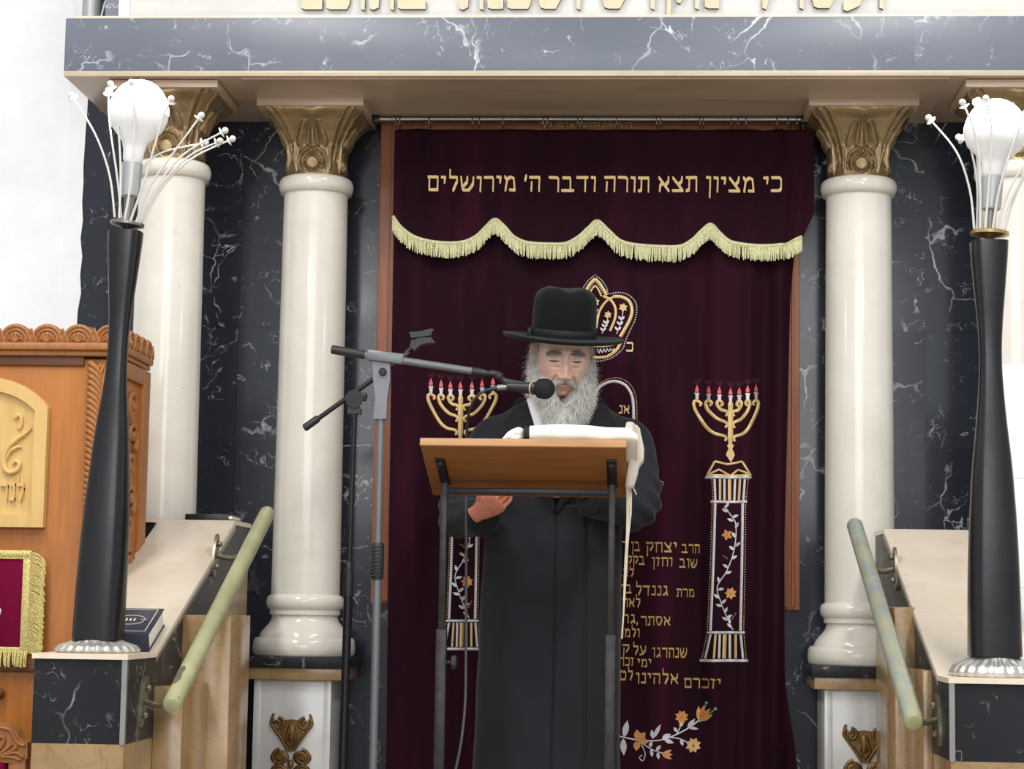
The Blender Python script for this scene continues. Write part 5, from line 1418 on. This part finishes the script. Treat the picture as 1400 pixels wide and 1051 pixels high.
# hands: palm, four unequal bent fingers, a thumb leaving the side of the palm
def hand(W_, K_, nrm, side, curl, lens=(.070, .078, .073, .058), spread=.0185):
    """W_ wrist, K_ middle knuckle, nrm: the back of the hand, side: towards the thumb"""
    b = MB(); d = (K_-W_).normalized(); nrm = (nrm-d*nrm.dot(d)).normalized(); sd = d.cross(nrm).normalized()
    if sd.dot(side) < 0: sd = -sd
    L = (K_-W_).length; R_ = []
    for k, (hw, hh) in zip((-.25, 0, .25, .6, .9, 1.04), ((.026, .021), (.027, .020), (.034, .020), (.041, .017), (.041, .0135), (.036, .010))):
        c = W_+d*(L*k); R_.append([c+sd*(hw*math.cos(t))+nrm*(hh*math.sin(t)) for t in [2*PI*i/24 for i in range(24)]])
    b.loft(R_)
    for f in range(4):
        base = K_+sd*(spread*(1.5-f))-d*(.004+.004*abs(1.2-f))-nrm*.002
        q = [base-d*.02, base]; ang = 0
        for seg, bend in zip((.48, .30, .22), curl):
            ang += bend+.06*(f-1.5)*.5; q.append(q[-1]+(d*math.cos(ang)-nrm*math.sin(ang)+sd*(.05*(1.5-f)))*lens[f]*seg)
        r0 = (.0092, .0095, .0092, .0080)[f]
        s2 = spline(q, 5); b.tube(s2, [r0*lerp([0, .25, .45, .62, .75, 1], [1, 1.02, .94, .98, .88, .74], i/(len(s2)-1)) for i in range(len(s2))], 12)
        b.ball(q[-1], r0*.76, 10, 8)
    tb = W_+d*(L*.30)+sd*.028-nrm*.006
    q = [tb-sd*.012, tb+sd*.012+d*.018, tb+sd*.020+d*.044-nrm*.010, tb+sd*.014+d*.068-nrm*.020]
    s2 = spline(q, 6); b.tube(s2, [lerp([0, .4, .7, 1], [.014, .0115, .0108, .008], i/(len(s2)-1)) for i in range(len(s2))], 12); b.ball(q[-1], .0082, 10, 8)
    return b
KR = P(681, 684, 5.90)
absorb(pm, fuse(hand(P(653, 701, 5.92), KR, Vector((.05, -.75, -.65)), Vector((0, .5, .8)), (.35, .65, .4)), .0022, 3), 2)
absorb(pm, fuse(hand(P(800, 668, 5.95), P(788, 642, 5.91), Vector((-.05, -.75, -.65)), Vector((0, .5, .8)), (.4, .7, .5)), .0025, 3), 2)
person = pm.build('person', ['skin', 'lip', 'hand'], None, angle=3.0)
tag(person, 'bearded person in black hat and long black coat reading at the lectern', 'person')
# eyelid edges
for s_ in (-1, 1):
    b = MB(); pts = []
    for k in range(15):
        x = s_*(.0180+.027*k/14); zz_ = -.0052-.0014*math.sin(PI*k/14)-.0022*k/14
        d = Vector((x, -.085, zz_)).normalized(); q = face_point(d.x, d.y, d.z); pts.append(MH @ Vector((x, q.y-.0004, zz_)))
    b.tube(pts, [.0008+.0018*math.sin(PI*k/14) for k in range(15)], 6)
    b.build('eyelash', 'lash', person)

# ------------------------------------------------------------------ hair, brows and beard
HAIR = ['hair_white', 'hair_grey', 'hair_dark', 'hair_mid']
def strand(b, root, d, L, r, curl=.006, n=6, mi=0, grav=.35):
    b.mi = mi; p = Vector(root); d = Vector(d).normalized(); pts = [p.copy()]
    o1, o2, fr = random.uniform(0, 6.3), random.uniform(0, 6.3), random.uniform(.7, 1.5)
    a = d.orthogonal().normalized(); c = d.cross(a)
    for k in range(1, n+1):
        t = k/n; d2 = (d+Vector((0, 0, -grav*t))).normalized(); p = p+d2*(L/n)
        pts.append(p+a*(curl*t*math.sin(fr*5*t+o1))+c*(curl*t*math.sin(fr*6*t+o2)))
    b.tube(pts, [r*(1-.75*k/n) for k in range(n+1)], 3, caps=False)
R3 = MH.to_3x3()
def at_face(x, z, front=True):
    d = Vector((x, -.085 if front else .02, z)).normalized()
    for _ in range(6):
        q = face_point(d.x, d.y, d.z); d = Vector((d.x+(x-q.x)*4, d.y, d.z+(z-q.z)*4)).normalized()
    return face_point(d.x, d.y, d.z)
random.seed(21)
b = MB()
for s_ in (-1, 1):
    for k in range(300):
        t = random.random(); x = s_*(.012+.036*t); z = .0165+.0025*math.sin(PI*t)-.010*max(0, t-.7)+random.gauss(0, .0032)
        q = at_face(x, z); strand(b, MH @ q, R3 @ Vector((s_*(.75+.4*t), -.5, .25-.6*t)), random.uniform(.009, .017), .00066, .003, 3, random.choice((1, 1, 2, 1, 0)))
b.build('eyebrows', HAIR, person, angle=3.0, recalc=False)
# beard: a soft dense mass first, long fine strands over it
def blobs():
    b = MB(); m3 = R3.normalized()
    for c, r in (((.004, -.060, -.170), (.035, .032, .038)), ((-.049, -.044, -.084), (.022, .030, .034)), ((.054, -.044, -.098), (.025, .032, .044)),
                 ((-.026, -.056, -.130), (.017, .027, .036)), ((.040, -.056, -.132), (.023, .027, .042)),
                 ((-.066, -.020, -.066), (.016, .026, .046)), ((.066, -.020, -.066), (.016, .026, .046)), ((-.070, -.008, -.032), (.011, .018, .035)), ((.070, -.008, -.032), (.011, .018, .035)),
                 ((0.008, -.056, -.186), (.027, .024, .026))):
        b.ball(MH @ Vector(c), tuple(v*HS for v in r), 24, 16, m3)
    return b
bo = fuse(blobs(), .004, 6)
bme = bo.data; off = bo.location.copy()
b = MB(); vs = [b.bm.verts.new(v.co+off+v.normal*(.004*mnoise.noise((v.co+off)*70)+.003*mnoise.noise((v.co+off)*160))) for v in bme.vertices]
b.mi = 3
for p in bme.polygons: b._f([vs[i] for i in p.vertices])
MHI = MH.inverted()
pts_n = [(p.center+off, p.normal.copy(), p.area) for p in bme.polygons]
bpy.data.objects.remove(bo)
random.seed(33)
wts = [a for _, _, a in pts_n]
for (c, n_, a) in random.choices(pts_n, wts, k=6000):
    l = MHI @ c
    if (l.x/.027)**2+((l.z+.076)/.014)**2 < 1 and l.y < -.05: continue       # mouth
    if (l.x/.023)**2+((l.z+.093)/.019)**2 < 1 and l.y < -.05: continue       # bare skin under the lip
    low = sst(-.03, -.15, l.z); nl = R3.inverted() @ n_
    d = R3 @ Vector((nl.x*.9+l.x*3, min(nl.y, .3)*.7, -.55-.5*low+nl.z*.3))
    dark = 1 if random.random() < .10+.22*gs(l.x, .03)*gs(l.z+.12, .03) else 0
    strand(b, c-n_*.002, d, random.uniform(.018, .032)+.016*low, .00064, .0062, 6, dark, .25)
for s_ in (-1, 1):                                                          # moustache
    for k in range(420):
        t = random.random(); x = s_*(.004+.034*t); z = -.0622-.010*t*t-.012*max(0, t-.6)+random.gauss(0, .0026)
        q = at_face(x, z); strand(b, MH @ q, R3 @ Vector((s_*(.5+.4*t), -.30, -.50-.7*t)), random.uniform(.008, .014)+.014*t, .00055, .0025, 4, random.choice((1, 1, 0, 0, 0) if t < .7 else (0, 0, 1)))
for (c, n_, a) in random.choices(pts_n, wts, k=420):                         # loose curls standing off the outline
    l = MHI @ c
    if abs(l.x) < .03 and l.z > -.13: continue
    nl = R3.inverted() @ n_
    strand(b, c, R3 @ Vector((nl.x*1.2+l.x*4, min(nl.y, .2), -.35+nl.z*.4)), random.uniform(.022, .045), .00042, .012, 8, random.choice((0, 0, 1)), .3)
b.build('beard', HAIR, person, angle=3.0, recalc=False)
b = MB()
for s_ in (-1, 1):                                                          # hair at temples and behind the ears
    for k in range(520):
        if random.random() < .30: y, z = random.uniform(-.040, -.016), random.uniform(-.01, .058)
        else: y, z = random.uniform(.045, .095), random.uniform(-.075, .05)
        d = Vector((s_*.07, y, z)).normalized(); q = face_point(d.x, d.y, d.z)
        strand(b, MH @ q, R3 @ Vector((s_*(.30 if y < 0 else .75), .25 if y < 0 else -.15, -.9)), random.uniform(.02, .055), .00058, .009, 6, random.choice((0, 0, 1)), .1)
b.build('hair', HAIR, person, angle=3.0, recalc=False)

# ------------------------------------------------------------------ hat
MHat = MH @ Matrix.Translation((0, .008, .041)) @ Matrix.Rotation(math.radians(-6.5), 4, 'X') @ Matrix.Rotation(math.radians(.8), 4, 'Y')
b = MB()
def hx(a, rx, ry, z): return MHat @ Vector((rx*math.cos(a), ry*math.sin(a), z))
def brim_z(a, t): return (.007*abs(math.cos(a))**2.5)*t**1.6-.003*max(0, -math.sin(a))*t
NA = 96; rings = []
for rx, ry, z, t in ((.080, .100, -.012, 0), (.083, .103, -.004, 0), (.110, .128, -.005, .25), (.140, .156, -.006, .6), (.165, .178, -.006, .92), (.1705, .183, -.003, 1), (.1715, .184, .001, 1), (.1695, .182, .0045, 1), (.162, .175, .003, .88), (.135, .150, .002, .5), (.108, .126, .003, .18), (.0935, .1135, .006, 0)):
    rings.append([hx(2*PI*i/NA, rx, ry, z+brim_z(2*PI*i/NA, t)) for i in range(NA)])
b.loft(rings, True, False)
rings = []
prof = [(.0925, .1125, .0), (.0915, .1110, .03), (.0905, .1095, .06), (.0895, .1080, .085), (.087, .105, .100), (.081, .098, .111), (.070, .086, .119), (.054, .068, .123), (.034, .045, .124), (.012, .018, .124)]
for rx, ry, z in prof:
    ring = []
    for i in range(NA):
        a = 2*PI*i/NA; x, y = rx*math.cos(a), ry*math.sin(a)
        cr = sst(.085, .118, z); dz = -.006*cr*gs(x-.006, .022)*sst(.08, -.04, y)+.004*cr*gs(abs(x)-.045, .025)
        pin = 1-.06*sst(.04, .11, z)*max(0, -math.sin(a))**2
        ring.append(MHat @ Vector((x*pin, y, (z+dz)*1.15)))
    rings.append(ring)
b.loft(rings, True, True)
hat = b.build('hat', 'felt', person, angle=1.4)
b = MB(); rings = []
for k, z in ((1.004, .003), (1.016, .004), (1.016, .024), (1.014, .027), (1.002, .0275)):
    rings.append([hx(2*PI*i/NA, .0922*k, .1121*k, z) for i in range(NA)])
b.loft(rings, True, False)
b.box(-.103, -.093, -.028, .012, .004, .027, .002, MHat)
b.build('hat_band', 'ribbon', hat, angle=1.0)

# ------------------------------------------------------------------ coat
b = MB()
b.loft([tring(z) for z in [.84+.01*k for k in range(119)]])
for s_, e_, w_, sg in ((SR, ER, WR, -1), (SL, EL, WL, 1)):
    q = spline([s_+Vector((-sg*.055, .0, .012)), s_, s_.lerp(e_, .5)+Vector((sg*.012, 0, 0)), e_, e_.lerp(w_, .5), w_], 8)
    b.tube(q, [lerp([0, .2, .4, .6, .8, 1], [.068, .074, .068, .063, .058, .054], i/(len(q)-1)) for i in range(len(q))], 28)
co = fuse(b, .0065, 8, 'coat')
off = co.location.copy()
nrm_ = [v.normal.copy() for v in co.data.vertices]
for v, n_ in zip(co.data.vertices, nrm_):                      # folds of the cloth
    p = v.co+off; h = 0
    for s_, e_, w_ in ((SR, ER, WR), (SL, EL, WL)):
        de = (p-e_).length
        h += .0065*gs(de, .12)*math.sin((p.x*.6+p.z*1.0+p.y*.4)*95+2*mnoise.noise(p*9))
        h += .0035*gs(de, .22)*mnoise.noise(Vector((p.x*9, p.y*9, p.z*22)))
    h += .0045*mnoise.noise(Vector((p.x*10, p.y*8, p.z*2.4)))*sst(1.75, 1.5, p.z)
    h += .003*mnoise.noise(Vector((p.x*12+4, p.y*10, p.z*7)))
    v.co += n_*h
b = MB(); absorb(b, co)
coat = b.build('coat', 'coat', person, angle=3.0)
def flat_front(cols, rows, inner, outer, lift, name, mat, parent):
    b = MB()
    def f(u, v):
        i = v*(len(inner)-1); k = min(int(i), len(inner)-2); t = i-k
        a = Vector(inner[k]).lerp(Vector(inner[k+1]), t); c = Vector(outer[k]).lerp(Vector(outer[k+1]), t); q = a.lerp(c, u)
        p = P(q.x, q.y, 6.05); return Vector((p.x, tfront(p.x, p.z)-lift-.003*math.sin(PI*u), p.z))
    b.grid(f, cols, rows); o = b.build(name, mat, parent, angle=2.0)
    md = o.modifiers.new('thickness', 'SOLIDIFY'); md.thickness = .004; md.offset = 0
    return o
flat_front(10, 40, [(717, 538), (722, 556), (729, 578), (738, 610), (752, 660), (760, 700)], [(704, 542), (697, 558), (690, 574), (700, 606), (730, 655), (757, 700)], .016, 'lapel', 'lapel', coat)
flat_front(10, 40, [(806, 540), (799, 556), (791, 576), (782, 610), (770, 660), (761, 700)], [(822, 540), (832, 556), (842, 574), (832, 606), (800, 655), (765, 700)], .012, 'lapel', 'lapel', coat)
flat_front(8, 80, [(760.5, 690), (759.5, 780), (757.5, 900), (754, 1051), (751, 1110)], [(800, 690), (800, 780), (800, 900), (800, 1051), (800, 1110)], .007, 'front_flap', 'coat', coat)
for p in (SR, SL):                                               # sleeve seams
    sg = -1 if p is SR else 1
# shirt front and collar
sh = flat_front(16, 24, [(716, 541), (720, 556), (727, 578), (737, 610), (754, 680)], [(806, 541), (799, 556), (791, 578), (782, 610), (768, 680)], .010, 'shirt', 'shirt', person)
b = MB(); rings = []
for z, k in ((-.020, 1.0), (.0, 1.03), (.022, 1.0), (.024, .97)):
    rings.append([Vector((-.2365+.066*k*math.cos(t), 6.128+.066*k*math.sin(t), 2.025+z)) for t in [2*PI*i/40 for i in range(40)]])
b.loft(rings, True, False)
for s_ in (-1, 1):
    b.prism([(-.236+s_*.004, 2.018), (-.236+s_*.040, 2.036), (-.236+s_*.046, 2.000), (-.236+s_*.026, 1.968)], 6.046, 6.052)
b.build('collar', 'shirt', sh)
for w_, e_ in ((WR, ER), (WL, EL)):
    d = (w_-e_).normalized(); b = MB(); b.tube([w_-d*.03, w_+d*.001, w_+d*.003], [.048, .047, .043], 24); b.build('cuff', 'lapel', coat)
b = MB()
for s_ in (-1, 1): b.loft([[Vector((-.262+s_*.085+.07*k*math.cos(t), 6.24+.075*k*math.sin(t), z)) for t in [2*PI*i/24 for i in range(24)]] for z, k in ((.655, .9), (.75, .92), (.90, 1.0), (1.0, 1.05))])
b.build('trousers', 'lapel', person)
for s_ in (-1, 1):
    b = MB(); x = -.262+s_*.088
    b.loft([[Vector((x+w*math.cos(t), 6.20+l*math.sin(t)+o_, PZ+z)) for t in [2*PI*i/28 for i in range(28)]] for z, w, l, o_ in ((0, .045, .135, 0), (.02, .048, .14, 0), (.05, .045, .125, .01), (.08, .040, .075, .045), (.11, .040, .060, .055))])
    b.build('shoe', 'black_plastic', person)
